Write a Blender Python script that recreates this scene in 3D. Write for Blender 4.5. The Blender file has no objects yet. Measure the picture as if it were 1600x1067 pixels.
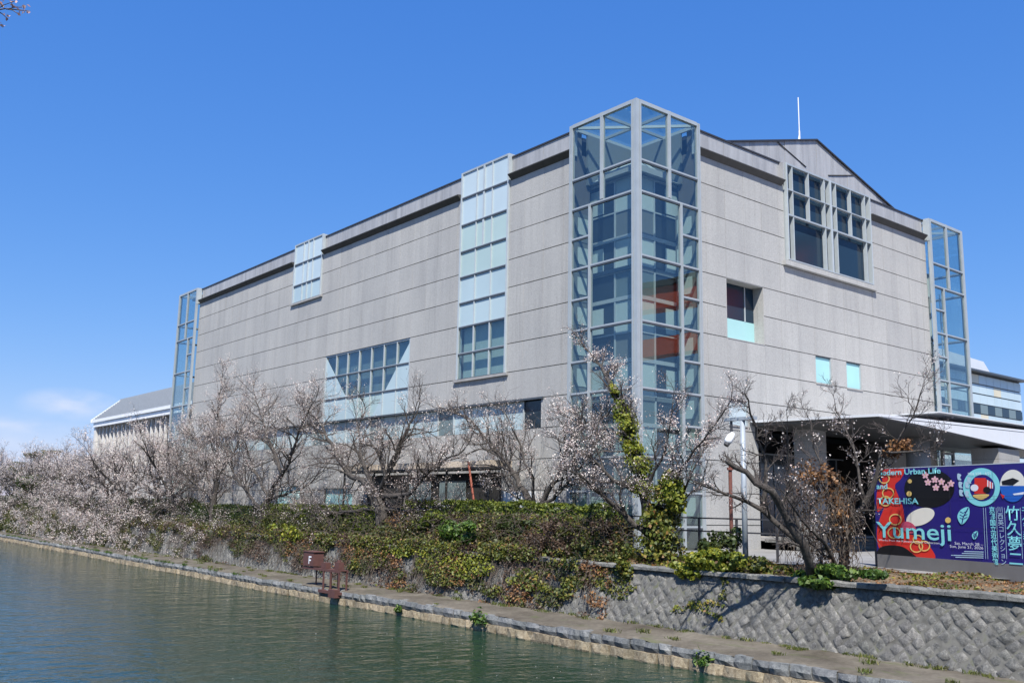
import bpy, math, random
import numpy as np
from mathutils import Vector, Matrix
random.seed(7); RNG = np.random.default_rng(7)
scene = bpy.context.scene
COL = scene.collection

# ------------------------------------------------------------------ camera
F_PX, YAW, PITCH, ROLL = 1476.25, 0.684039, 0.172739, 0.0190343
CAM = np.array([-32.1277, -30.1089, 1.6])
_f = np.array([math.sin(YAW)*math.cos(PITCH), math.cos(YAW)*math.cos(PITCH), math.sin(PITCH)])
_r = np.array([math.cos(YAW), -math.sin(YAW), 0.0]); _u = np.cross(_r, _f)
_R = math.cos(ROLL)*_r + math.sin(ROLL)*_u; _U = -math.sin(ROLL)*_r + math.cos(ROLL)*_u
cam_d = bpy.data.cameras.new('camera'); cam = bpy.data.objects.new('camera', cam_d); COL.objects.link(cam)
cam_d.sensor_fit = 'HORIZONTAL'; cam_d.sensor_width = 36.0; cam_d.lens = F_PX/1600*36
cam_d.clip_start = 0.1; cam_d.clip_end = 5000
cam.matrix_world = Matrix(((_R[0], _U[0], -_f[0], CAM[0]), (_R[1], _U[1], -_f[1], CAM[1]), (_R[2], _U[2], -_f[2], CAM[2]), (0, 0, 0, 1)))
scene.camera = cam

def ray(x, y):
    return _f + (x-800)/F_PX*_R - (y-533.5)/F_PX*_U
def at_x(x, y, X):
    d = ray(x, y); return CAM + d*((X-CAM[0])/d[0])
def at_z(x, y, z):
    d = ray(x, y); return CAM + d*((z-CAM[2])/d[2])

# ------------------------------------------------------------------ light
SUN = np.array([-0.40, -0.44, 0.81]); SUN /= np.linalg.norm(SUN)
sun_el = math.asin(SUN[2]); sun_az = math.atan2(SUN[0], SUN[1])
w = bpy.data.worlds.new('World'); scene.world = w; w.use_nodes = True
nt = w.node_tree; nt.nodes.clear()
out = nt.nodes.new('ShaderNodeOutputWorld'); bg = nt.nodes.new('ShaderNodeBackground')
sky = nt.nodes.new('ShaderNodeTexSky'); sky.sky_type = 'NISHITA'; sky.sun_disc = False
sky.sun_elevation = sun_el; sky.sun_rotation = sun_az; sky.altitude = 60
sky.air_density = 1.0; sky.dust_density = 0.1; sky.ozone_density = 3.0
bg.inputs['Strength'].default_value = 0.14
tc = nt.nodes.new('ShaderNodeTexCoord')
def wmath(op, a, b=None, clamp=False):
    n = nt.nodes.new('ShaderNodeMath'); n.operation = op; n.use_clamp = clamp
    for i, v in enumerate((a, b)):
        if v is None: continue
        if isinstance(v, (int, float)): n.inputs[i].default_value = v
        else: nt.links.new(v, n.inputs[i])
    return n.outputs[0]
mask = None
for (cx, cy, cz, sx, sz, amt) in [(0.243, 0.966, 0.088, 0.040, 0.014, 1.0), (0.205, 0.975, 0.066, 0.05, 0.010, .7), (0.21, 0.976, 0.045, 0.12, 0.022, .5),
                              (-0.80, 0.58, 0.075, 0.09, 0.02, .5), (-0.95, -0.30, 0.09, 0.10, 0.022, .5), (0.93, -0.36, 0.06, 0.09, 0.02, .5), (-0.3, 0.95, 0.06, .08, .016, .5)]:
    vs = nt.nodes.new('ShaderNodeVectorMath'); vs.operation = 'SUBTRACT'; nt.links.new(tc.outputs['Generated'], vs.inputs[0]); vs.inputs[1].default_value = (cx, cy, cz)
    vm = nt.nodes.new('ShaderNodeVectorMath'); vm.operation = 'MULTIPLY'; nt.links.new(vs.outputs[0], vm.inputs[0]); vm.inputs[1].default_value = (1/sx, 1/sx, 1/sz)
    vl = nt.nodes.new('ShaderNodeVectorMath'); vl.operation = 'LENGTH'; nt.links.new(vm.outputs[0], vl.inputs[0])
    m = wmath('MULTIPLY', wmath('SUBTRACT', 1.25, vl.outputs['Value'], True), amt)
    mask = m if mask is None else wmath('MAXIMUM', mask, m)
cn = nt.nodes.new('ShaderNodeTexNoise'); cn.inputs['Scale'].default_value = 26; cn.inputs['Detail'].default_value = 6
cmap = nt.nodes.new('ShaderNodeMapping'); cmap.inputs['Scale'].default_value = (1, 1, 2.4); nt.links.new(tc.outputs['Generated'], cmap.inputs['Vector']); nt.links.new(cmap.outputs[0], cn.inputs['Vector'])
nz = wmath('MULTIPLY', wmath('SUBTRACT', cn.outputs['Fac'], 0.28), 2.0, True)
cm = wmath('MULTIPLY', mask, nz, True)
mix = nt.nodes.new('ShaderNodeMixRGB'); mix.inputs[2].default_value = (3.3, 3.6, 4.4, 1)
# one tone curve per channel over the whole sky (softer horizon, deeper blue), the same in every direction
EXPO = 0.7; SK = 0.14*2**EXPO
hs = nt.nodes.new('ShaderNodeHueSaturation'); hs.inputs['Saturation'].default_value = 1.22; nt.links.new(sky.outputs[0], hs.inputs['Color'])
sp_ = nt.nodes.new('ShaderNodeSeparateColor'); nt.links.new(hs.outputs[0], sp_.inputs[0]); cb_ = nt.nodes.new('ShaderNodeCombineColor')
for i_, (g_, k_) in enumerate(((.82, .432), (.62, .503), (.37, .828))):
    nt.links.new(wmath('MULTIPLY', wmath('POWER', wmath('MULTIPLY', sp_.outputs[i_], .215), g_), k_/SK), cb_.inputs[i_])
nt.links.new(cb_.outputs[0], mix.inputs[1]); nt.links.new(cm, mix.inputs[0])
nt.links.new(mix.outputs[0], bg.inputs['Color']); nt.links.new(bg.outputs[0], out.inputs['Surface'])
sd = bpy.data.lights.new('sun', 'SUN'); sd.energy = 4.9; sd.angle = math.radians(0.55); sd.color = (1.0, 0.965, 0.90)
so = bpy.data.objects.new('sun', sd); COL.objects.link(so); so.rotation_euler = Vector((-SUN[0], -SUN[1], -SUN[2])).to_track_quat('-Z', 'Y').to_euler(); so.location = (-40, -60, 80)
scene.view_settings.view_transform = 'Standard'; scene.view_settings.look = 'None'; scene.view_settings.gamma = 1.0
scene.view_settings.use_curve_mapping = False; scene.view_settings.exposure = EXPO
scene.cycles.max_bounces = 8; scene.cycles.transparent_max_bounces = 24; scene.cycles.use_denoising = True
scene.cycles.caustics_reflective = False; scene.cycles.caustics_refractive = False

# ------------------------------------------------------------------ materials
M = {}
class N:
    """small node-graph helper"""
    def __init__(s, name):
        s.m = bpy.data.materials.new(name); s.m.use_nodes = True; s.t = s.m.node_tree
        s.b = s.t.nodes['Principled BSDF']; s.o = s.t.nodes['Material Output']; M[name] = s.m
    def n(s, kind, **kw):
        x = s.t.nodes.new('ShaderNode'+kind)
        for k, v in kw.items(): setattr(x, k, v)
        return x
    def l(s, a, b): s.t.links.new(a, b)
    def coord(s, scale=(1, 1, 1), kind='Object'):
        c = s.n('TexCoord'); mp = s.n('Mapping'); mp.inputs['Scale'].default_value = scale
        s.l(c.outputs[kind], mp.inputs['Vector']); return mp.outputs[0]
    def pos(s, scale=(1, 1, 1)):
        g = s.n('NewGeometry'); mp = s.n('Mapping'); mp.inputs['Scale'].default_value = scale
        s.l(g.outputs['Position'], mp.inputs['Vector']); return mp.outputs[0]
    def noise(s, vec, scale, detail=4, rough=.55):
        x = s.n('TexNoise'); x.inputs['Scale'].default_value = scale; x.inputs['Detail'].default_value = detail; x.inputs['Roughness'].default_value = rough
        s.l(vec, x.inputs['Vector']); return x.outputs['Fac']
    def ramp(s, fac, stops):
        x = s.n('ValToRGB'); e = x.color_ramp.elements
        while len(e) < len(stops): e.new(.5)
        for i, (p, c) in enumerate(stops):
            e[i].position = p; e[i].color = (*c, 1) if len(c) == 3 else c
        s.l(fac, x.inputs[0]); return x.outputs[0]
    def mix(s, fac, a, b, mode='MIX'):
        x = s.n('MixRGB', blend_type=mode)
        for i, v in ((0, fac), (1, a), (2, b)):
            if isinstance(v, (int, float)): x.inputs[i].default_value = v
            elif isinstance(v, tuple): x.inputs[i].default_value = (*v, 1)
            else: s.l(v, x.inputs[i])
        return x.outputs[0]
    def math(s, op, a, b=0.0, clamp=False):
        x = s.n('Math', operation=op, use_clamp=clamp)
        for i, v in ((0, a), (1, b)):
            if isinstance(v, (int, float)): x.inputs[i].default_value = v
            else: s.l(v, x.inputs[i])
        return x.outputs[0]
    def rnd(s):
        g = s.n('NewGeometry'); o = s.n('ObjectInfo')
        return s.math('FRACT', s.math('ADD', g.outputs['Random Per Island'], o.outputs['Random']))
    def island(s):
        return s.n('NewGeometry').outputs['Random Per Island']
    def bump(s, h, strength=.3, dist=.02):
        x = s.n('Bump'); x.inputs['Strength'].default_value = strength; x.inputs['Distance'].default_value = dist
        s.l(h, x.inputs['Height']); s.l(x.outputs[0], s.b.inputs['Normal'])
    def col(s, c):
        if isinstance(c, tuple): s.b.inputs['Base Color'].default_value = (*c, 1)
        else: s.l(c, s.b.inputs['Base Color'])
    def rough(s, v): s.b.inputs['Roughness'].default_value = v
    def metal(s, v): s.b.inputs['Metallic'].default_value = v

def plain(name, c, rough=.6, metal=0, var=.12, scale=3.0, bump=0):
    k = N(name); nz = k.noise(k.pos(), scale, 5)
    k.col(k.ramp(nz, [(.25, tuple(v*(1-var) for v in c)), (.75, tuple(min(1, v*(1+var)) for v in c))])); k.rough(rough); k.metal(metal)
    if bump: k.bump(k.noise(k.pos(), scale*12, 3), bump, .01)
    return k.m

def granite(name, base):
    k = N(name); p = k.pos()
    speck = k.noise(p, 30, 2, .7); big = k.noise(p, .22, 4); streak = k.noise(k.pos((.9, .9, .06)), 1.6, 4, .6)
    c = k.ramp(speck, [(.3, tuple(v*.74 for v in base)), (.5, base), (.7, tuple(v*1.2 for v in base))])
    c = k.mix(1.0, c, k.ramp(big, [(.3, (.93, .93, .94)), (.7, (1.05, 1.04, 1.03))]), 'MULTIPLY')
    c = k.mix(1.0, c, k.ramp(streak, [(.28, (.88, .88, .885)), (.5, (1, 1, 1)), (.72, (1.045, 1.045, 1.045))]), 'MULTIPLY')
    c = k.mix(1.0, c, k.ramp(k.rnd(), [(0, (.945, .945, .948)), (1, (1.05, 1.049, 1.045))]), 'MULTIPLY')
    st2 = k.noise(k.pos((3.2, 3.2, .10)), 1.3, 5, .65)
    c = k.mix(1.0, c, k.ramp(st2, [(.30, (.84, .84, .83)), (.42, (1, 1, 1)), (.62, (1, 1, 1)), (.74, (1.05, 1.05, 1.05))]), 'MULTIPLY')
    k.col(c); k.rough(.75); k.bump(speck, .25, .006)
granite('granite', (.366, .361, .345))
granite('pier_stone', (.30, .298, .29))
plain('joint', (.11, .108, .106), .9)
def zinc(name, c, metal=.35, rough=.42):
    k = N(name); st = k.noise(k.pos((1.3, 1.3, .12)), 1.8, 5, .6); fine = k.noise(k.pos(), 9, 3)
    col = k.ramp(st, [(.25, tuple(v*.72 for v in c)), (.5, c), (.75, tuple(v*1.18 for v in c))])
    col = k.mix(1.0, col, k.ramp(fine, [(.3, (.95, .95, .95)), (.7, (1.04, 1.04, 1.04))]), 'MULTIPLY')
    col = k.mix(1.0, col, k.ramp(k.rnd(), [(0, (.92, .92, .93)), (1, (1.06, 1.06, 1.06))]), 'MULTIPLY')
    k.col(col); k.metal(metal); k.rough(rough)
zinc('zinc', (.37, .368, .365), .15, .5)
zinc('hood_metal', (.055, .052, .049), .1, .6)
plain('roof_edge', (.03, .03, .034), .5)
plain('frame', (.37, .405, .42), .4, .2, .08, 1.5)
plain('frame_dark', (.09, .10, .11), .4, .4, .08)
plain('frame_white', (.44, .48, .49), .4, .15, .06)
def glass(name, tint, refl=1.0, rough=.0):
    k = N(name); t = k.t; t.nodes.remove(k.b)
    tr = k.n('BsdfTransparent'); tr.inputs[0].default_value = (*tint, 1)
    gl = k.n('BsdfGlossy'); gl.inputs['Roughness'].default_value = rough; gl.inputs[0].default_value = (.92, .97, 1, 1)
    fr = k.n('LayerWeight'); fr.inputs['Blend'].default_value = .5
    mx = k.n('MixShader'); k.l(k.math('ADD', k.math('MULTIPLY', k.math('POWER', fr.outputs['Facing'], 4.0), .75*refl), .075*refl, True), mx.inputs[0]); k.l(tr.outputs[0], mx.inputs[1]); k.l(gl.outputs[0], mx.inputs[2]); k.l(mx.outputs[0], k.o.inputs['Surface'])
    # very faint waviness of float glass
    nz = k.noise(k.pos(), .7, 1); bp = k.n('Bump'); bp.inputs['Strength'].default_value = .02; bp.inputs['Distance'].default_value = .05; k.l(nz, bp.inputs['Height']); k.l(bp.outputs[0], gl.inputs['Normal'])
glass('glass', (.86, .91, .90)); glass('roof_glass', (.84, .91, .92))
def frosted(name, c, rough=.22, spec=.5):
    k = N(name); nz = k.noise(k.pos(), .35, 3); v = k.rnd()
    col = k.ramp(nz, [(.3, tuple(x*.95 for x in c)), (.7, tuple(min(1, x*1.04) for x in c))])
    col = k.mix(1.0, col, k.ramp(v, [(0, (.94, .96, .97)), (1, (1.03, 1.02, 1.01))]), 'MULTIPLY')
    k.col(col); k.rough(rough); k.b.inputs['Specular IOR Level'].default_value = spec
frosted('pale_blue_pane', (.40, .50, .53), .14); frosted('mint_pane', (.34, .58, .58)); frosted('white_blue_pane', (.46, .55, .59), .14); frosted('sage_pane', (.38, .49, .48), .18)
frosted('teal_pane', (.15, .195, .20)); frosted('blind', (.47, .545, .535), .5); frosted('dark_pane', (.018, .030, .042), .06); frosted('sand_pane', (.62, .55, .40))
frosted('navy_pane', (.016, .034, .056), .12, .28); frosted('inner_wall', (.15, .17, .175), .5); frosted('inner_concrete', (.36, .385, .385), .6)
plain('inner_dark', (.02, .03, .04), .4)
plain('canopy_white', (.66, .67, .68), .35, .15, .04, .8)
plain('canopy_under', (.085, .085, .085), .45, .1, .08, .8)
plain('concrete', (.30, .29, .28), .85, 0, .18, 2.0, .3)
plain('white_board', (.74, .75, .76), .6, 0, .04)
plain('drape', (.36, .45, .43), .8, 0, .1, 1.5)
plain('beige', (.55, .46, .36), .7, 0, .08)
plain('orange_wood', (.30, .075, .04), .55, 0, .1)
plain('vermilion', (.62, .10, .035), .45, 0, .06)
plain('black_trim', (.03, .028, .026), .6)
plain('galvanised', (.30, .335, .37), .5, .1, .1, 4)
plain('rust', (.16, .06, .045), .8, 0, .3, 6)
plain('white_paint', (.75, .76, .77), .4, 0, .05)
plain('lamp_dark', (.05, .05, .055), .5)
plain('red_oxide', (.10, .043, .036), .65, 0, .18, 5)
plain('sign_grey', (.20, .19, .18), .5, .2, .1, 1.2)
plain('sign_side', (.035, .035, .04), .6)
for nm, c in [('print_navy', (.024, .016, .175)), ('print_red', (.70, .035, .022)), ('print_black', (.008, .007, .008)), ('print_cream', (.85, .80, .68)), ('print_gold', (.80, .55, .17)),
              ('print_pink', (.86, .50, .55)), ('print_mint', (.26, .72, .74)), ('print_white', (.82, .83, .86)), ('print_blue', (.02, .13, .52)), ('print_rose', (.66, .09, .16)), ('print_pale', (.45, .62, .72))]:
    plain(nm, c, .38, 0, .03)
# tile roof far building
plain('tile_slate', (.05, .056, .066), .55, 0, .12, .5)
plain('tile_line', (.30, .32, .34), .6, 0, .1)
plain('fin_white', (.62, .60, .57), .7, 0, .1, .8)
plain('fin_dark', (.10, .095, .09), .7)
# stone work of the canal
def rubble(name, dark, mid, light, bump=.6):
    k = N(name); p = k.pos(); n1 = k.noise(p, 7, 7, .72); n2 = k.noise(p, 34, 4, .6); n3 = k.noise(p, .9, 4)
    c = k.ramp(n1, [(.28, dark), (.5, mid), (.75, light)])
    c = k.mix(1.0, c, k.ramp(k.rnd(), [(0, (.80, .80, .82)), (.5, (1, 1, 1)), (1, (1.14, 1.13, 1.11))]), 'MULTIPLY')
    c = k.mix(1.0, c, k.ramp(n3, [(.35, (.72, .74, .72)), (.65, (1.08, 1.07, 1.05))]), 'MULTIPLY')
    c = k.mix(1.0, c, k.ramp(n2, [(.3, (.72, .72, .72)), (.7, (1.15, 1.15, 1.15))]), 'MULTIPLY')
    k.col(c); k.rough(.92); k.bump(k.math('ADD', n1, k.math('MULTIPLY', n2, .6)), bump, .07)
rubble('wall_stone', (.075, .073, .069), (.195, .189, .178), (.36, .345, .32), 1.0)
rubble('ledge_stone', (.10, .105, .11), (.19, .195, .20), (.30, .30, .295))
rubble('tan_stone', (.12, .085, .05), (.28, .225, .15), (.45, .39, .29))
rubble('coping_stone', (.09, .09, .08), (.20, .196, .185), (.29, .28, .265), .6)
k = N('mortar'); nz = k.noise(k.pos(), 3, 5); k.col(k.ramp(nz, [(.35, (.08, .077, .068)), (.55, (.14, .135, .12)), (.7, (.10, .105, .06))])); k.rough(.95)
k = N('path_dirt'); p_ = k.pos(); n1 = k.noise(p_, .6, 6, .65); n2 = k.noise(p_, 6, 5, .65); n3 = k.noise(p_, 50, 2)
c = k.ramp(n1, [(.3, (.060, .048, .034)), (.5, (.11, .094, .073)), (.7, (.165, .145, .116))])
c = k.mix(1.0, c, k.ramp(n2, [(.3, (.7, .69, .66)), (.6, (1.05, 1.04, 1.0))]), 'MULTIPLY')
c = k.mix(k.ramp(k.noise(k.pos((1, .35, 1)), 1.6, 5, .7), [(.56, (0, 0, 0)), (.68, (.75, .75, .75))]), c, (.075, .088, .028)); k.col(c); k.rough(.95); k.bump(n3, .5, .02)
k = N('bank_soil'); p_ = k.pos(); n1 = k.noise(p_, 1.2, 6, .7); n2 = k.noise(p_, 18, 4, .7)
c = k.ramp(n1, [(.3, (.055, .046, .028)), (.5, (.13, .10, .066)), (.62, (.20, .15, .095)), (.75, (.09, .10, .035))])
c = k.mix(1.0, c, k.ramp(n2, [(.3, (.6, .58, .55)), (.7, (1.25, 1.2, 1.1))]), 'MULTIPLY'); k.col(c); k.rough(.95); k.bump(n2, .8, .04)
k = N('paving'); n1 = k.noise(k.pos(), .5, 5); k.col(k.ramp(n1, [(.3, (.17, .165, .16)), (.7, (.25, .245, .24))])); k.rough(.9)
k = N('far_ground'); n1 = k.noise(k.pos(), .05, 5); k.col(k.ramp(n1, [(.3, (.10, .10, .075)), (.7, (.17, .165, .13))])); k.rough(.95)
# water
k = N('water'); k.col(k.ramp(k.noise(k.pos((1, .5, 1)), .06, 4), [(.3, (.008, .027, .016)), (.7, (.014, .036, .024))])); k.rough(.05); k.b.inputs['IOR'].default_value = 1.33; k.b.inputs['Specular IOR Level'].default_value = .4
# ripples run across the line of sight: stretch them along the camera's horizontal axis
g = k.n('NewGeometry'); mp = k.n('Mapping'); mp.inputs['Rotation'].default_value = (0, 0, 0.684); mp.inputs['Scale'].default_value = (.75, 1.0, 1); k.l(g.outputs['Position'], mp.inputs['Vector'])
h1 = k.noise(mp.outputs[0], .85, 3, .55); h2 = k.noise(mp.outputs[0], 2.7, 3, .6); h3 = k.noise(mp.outputs[0], .16, 2)
h = k.math('ADD', h1, k.math('ADD', k.math('MULTIPLY', h2, .42), k.math('MULTIPLY', h3, .6)))
k.bump(h, 1.0, .10)
# bark, twigs, leaves
k = N('bark'); n1 = k.noise(k.pos((6, 6, 2.5)), 2.2, 5, .7); k.col(k.ramp(n1, [(.3, (.022, .018, .015)), (.55, (.062, .052, .045)), (.75, (.15, .14, .125))])); k.rough(.9); k.bump(n1, .8, .03)
k = N('twig'); k.col(k.ramp(k.island(), [(0, (.040, .031, .027)), (.6, (.085, .066, .058)), (1, (.15, .125, .115))])); k.rough(.85)
def leafmat(name, stops, trans=.3, rough=.55):
    k = N(name); c = k.ramp(k.island(), stops); big = k.noise(k.pos(), .8, 3)
    c = k.mix(1.0, c, k.ramp(big, [(.32, (.72, .74, .7)), (.68, (1.22, 1.2, 1.1))]), 'MULTIPLY')
    k.col(c); k.rough(rough)
    tl = k.n('BsdfTranslucent'); k.l(c, tl.inputs[0]); mx = k.n('MixShader'); mx.inputs[0].default_value = trans
    k.l(k.b.outputs[0], mx.inputs[1]); k.l(tl.outputs[0], mx.inputs[2]); k.l(mx.outputs[0], k.o.inputs['Surface'])
leafmat('blossom', [(0, (.50, .36, .36)), (.3, (.66, .56, .56)), (.75, (.78, .72, .715)), (.93, (.80, .74, .73)), (1, (.42, .25, .24))], .3)
leafmat('bud', [(0, (.30, .14, .13)), (.5, (.52, .34, .34)), (1, (.62, .48, .47))], .2)
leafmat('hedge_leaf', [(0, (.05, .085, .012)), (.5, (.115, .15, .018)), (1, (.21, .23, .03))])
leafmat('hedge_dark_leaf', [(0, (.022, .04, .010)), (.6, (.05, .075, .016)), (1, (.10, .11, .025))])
leafmat('ivy_leaf', [(0, (.04, .06, .012)), (.4, (.09, .115, .018)), (.75, (.18, .19, .028)), (.92, (.24, .20, .04)), (1, (.22, .10, .035))])
leafmat('bright_ivy_leaf', [(0, (.06, .095, .012)), (.4, (.17, .21, .02)), (.85, (.29, .29, .03)), (1, (.38, .34, .05))])
leafmat('green_leaf', [(0, (.03, .07, .012)), (.6, (.07, .14, .02)), (1, (.14, .20, .03))])
leafmat('olive_leaf', [(0, (.033, .044, .013)), (.45, (.07, .088, .021)), (.8, (.115, .118, .03)), (1, (.16, .105, .045))])
leafmat('dry_leaf', [(0, (.10, .045, .02)), (.5, (.22, .105, .045)), (1, (.36, .19, .08))])
leafmat('dusky_leaf', [(0, (.05, .03, .022)), (.5, (.10, .062, .045)), (1, (.15, .10, .07))])
leafmat('grass_blade', [(0, (.06, .09, .015)), (.6, (.13, .16, .03)), (1, (.24, .22, .08))])
plain('vine', (.075, .058, .045), .9, 0, .35, 8)

# ------------------------------------------------------------------ mesh helpers
def tag(o, label=None, cat=None, group=None, kind=None):
    for k_, v in (('label', label), ('category', cat), ('group', group), ('kind', kind)):
        if v: o[k_] = v
    return o
def empty(name, loc=(0, 0, 0), parent=None):
    o = bpy.data.objects.new(name, None); COL.objects.link(o); o.location = loc; o.empty_display_size = .3
    if parent: o.parent = parent
    return o
def world_loc(o):
    v = Vector(o.location)
    while o.parent: o = o.parent; v += Vector(o.location)
    return v
def link(name, me, mat, parent=None):
    if mat: me.materials.append(M[mat] if isinstance(mat, str) else mat)
    o = bpy.data.objects.new(name, me); COL.objects.link(o)
    if parent:                                     # vertices are given in world space
        o.parent = parent; o.location = -world_loc(parent)
    return o
class MB:
    def __init__(s): s.v = []; s.f = []
    def hexa(s, c8):
        c8 = [np.asarray(c, float) for c in c8]
        if np.cross(c8[1]-c8[0], c8[3]-c8[0]) @ (c8[4]-c8[0]) < 0: c8 = c8[4:]+c8[:4]
        b = len(s.v); s.v += [tuple(c) for c in c8]
        s.f += [(b, b+3, b+2, b+1), (b+4, b+5, b+6, b+7), (b, b+1, b+5, b+4), (b+1, b+2, b+6, b+5), (b+2, b+3, b+7, b+6), (b+3, b, b+4, b+7)]
    def box(s, x0, x1, y0, y1, z0, z1):
        s.hexa([(x0, y0, z0), (x1, y0, z0), (x1, y1, z0), (x0, y1, z0), (x0, y0, z1), (x1, y0, z1), (x1, y1, z1), (x0, y1, z1)])
    def prism(s, poly, a, b):
        """poly: list of 3-D points, extruded by vector b-a"""
        n = len(poly); k_ = len(s.v); d = np.array(b)-np.array(a)
        s.v += [tuple(p) for p in poly] + [tuple(np.array(p)+d) for p in poly]
        s.f += [tuple(range(k_+n-1, k_-1, -1)), tuple(range(k_+n, k_+2*n))] + [(k_+i, k_+(i+1) % n, k_+n+(i+1) % n, k_+n+i) for i in range(n)]
    def tube(s, pts, rad, sides=6, cap=True):
        b = len(s.v); n = len(pts)
        pts = [np.asarray(p, float) for p in pts]
        if not isinstance(rad, (list, tuple, np.ndarray)): rad = [rad]*n
        d = pts[min(1, n-1)]-pts[0]; ref = np.array([0, 0, 1.]) if abs(d[2]) < .8*np.linalg.norm(d) else np.array([1., 0, 0])
        for i in range(n):
            d = pts[min(i+1, n-1)]-pts[max(i-1, 0)]; d = d/(np.linalg.norm(d)+1e-9)
            a = np.cross(d, ref); a /= np.linalg.norm(a)+1e-9; c = np.cross(d, a)
            for j in range(sides):
                t = 2*math.pi*j/sides
                s.v.append(tuple(pts[i]+rad[i]*(math.cos(t)*a+math.sin(t)*c)))
        for i in range(n-1):
            for j in range(sides):
                j2 = (j+1) % sides
                s.f.append((b+i*sides+j, b+i*sides+j2, b+(i+1)*sides+j2, b+(i+1)*sides+j))
        if cap:
            s.f.append(tuple(b+j for j in range(sides))[::-1]); s.f.append(tuple(b+(n-1)*sides+j for j in range(sides)))
    def build(s, name, mat, parent=None, smooth=False):
        me = bpy.data.meshes.new(name); me.from_pydata(s.v, [], s.f); me.update()
        if smooth: me.polygons.foreach_set('use_smooth', np.ones(len(me.polygons), bool))
        return link(name, me, mat, parent)
def box(name, mat, parent, x0, x1, y0, y1, z0, z1):
    m = MB(); m.box(x0, x1, y0, y1, z0, z1); return m.build(name, mat, parent)
class Plane:
    """vertical working plane: u along it, n outwards, z up"""
    def __init__(s, O, U, Nn): s.O = np.array(O, float); s.U = np.array(U, float); s.N = np.array(Nn, float)
    def p(s, u, n, z): q = s.O+u*s.U+n*s.N; return (q[0], q[1], z)
    def add(s, m, u0, u1, n0, n1, z0, z1):
        m.hexa([s.p(u0, n0, z0), s.p(u1, n0, z0), s.p(u1, n1, z0), s.p(u0, n1, z0), s.p(u0, n0, z1), s.p(u1, n0, z1), s.p(u1, n1, z1), s.p(u0, n1, z1)])
    def slab(s, name, mat, parent, u0, u1, n0, n1, z0, z1):
        m = MB(); s.add(m, u0, u1, n0, n1, z0, z1); return m.build(name, mat, parent)
PL = Plane((0, 0, 0), (0, 1, 0), (-1, 0, 0))      # long facade along the canal, n = outwards
PR = Plane((0, 0, 0), (1, 0, 0), (0, -1, 0))      # entrance facade

def leaf_cloud(name, P, size, mat, parent=None, normals=None, wob=1.0, elong=1.5, droop=0.0, base=None):
    """many leaf-sized faces (two triangles folded along the midrib) at the points P"""
    P = np.asarray(P, float); n = len(P)
    if n == 0: return None
    sz = size*RNG.uniform(.6, 1.35, n)
    nr = RNG.normal(size=(n, 3))
    if normals is not None: nr = np.asarray(normals)+nr*wob*.6
    nr /= np.linalg.norm(nr, axis=1)[:, None]+1e-9
    ax = RNG.normal(size=(n, 3)); ax[:, 2] -= droop
    ax -= nr*np.sum(ax*nr, 1)[:, None]; ax /= np.linalg.norm(ax, axis=1)[:, None]+1e-9
    sd_ = np.cross(nr, ax)
    a = ax*(sz*elong*.5)[:, None]; b = sd_*(sz*.5)[:, None]; c = nr*(sz*.14)[:, None]
    V = np.stack([P-a, P+b+c, P+a, P-b+c], 1).reshape(-1, 3)
    me = bpy.data.meshes.new(name); me.vertices.add(4*n); me.vertices.foreach_set('co', V.ravel())
    me.loops.add(4*n); me.loops.foreach_set('vertex_index', np.arange(4*n, dtype=np.int32))
    me.polygons.add(n); me.polygons.foreach_set('loop_start', np.arange(0, 4*n, 4, dtype=np.int32)); me.polygons.foreach_set('loop_total', np.full(n, 4, np.int32))
    me.update(calc_edges=True)
    return link(name, me, mat, parent)
def vnoise(x, y, seed=0):
    """cheap smooth 2-D noise 0..1 for densities"""
    v = 0; amp = .5
    r_ = np.random.default_rng(seed)
    for f_ in (1, 2.1, 4.3):
        a, b, c, d = r_.uniform(0, 6.28, 4)
        v = v+amp*(np.sin(f_*x+a)*np.cos(f_*1.3*y+b)+np.sin(f_*.7*(x+y)+c)*np.cos(f_*.9*(x-y)+d))*.5; amp *= .55
    return np.clip(.5+v*.75, 0, 1)

# ================================================================== SETTING
Z_WATER, Z_PATH = -3.4, -2.72
m = MB(); m.v = [(-400, -400, Z_WATER), (-7.3, -400, Z_WATER), (-7.3, 1200, Z_WATER), (-400, 1200, Z_WATER)]; m.f = [(0, 1, 2, 3)]
tag(m.build('canal_water', 'water'), 'rippled dark green canal water below the stone ledge', 'water', kind='structure')
m = MB()
m.v = [(-1.2, -400, -.32), (2500, -400, -.32), (2500, 3000, -.32), (-1.2, 3000, -.32)]; m.f = [(0, 1, 2, 3)]
m.v += [(-400, -400, -.32), (-38.5, -400, -.32), (-38.5, 3000, -.32), (-400, 3000, -.32), (-38.5, -400, -5), (-38.5, 3000, -5)]; m.f += [(4, 5, 6, 7), (5, 8, 9, 6)]
tag(m.build('ground', 'paving'), 'paved ground around the museum', 'ground', kind='structure')

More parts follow.
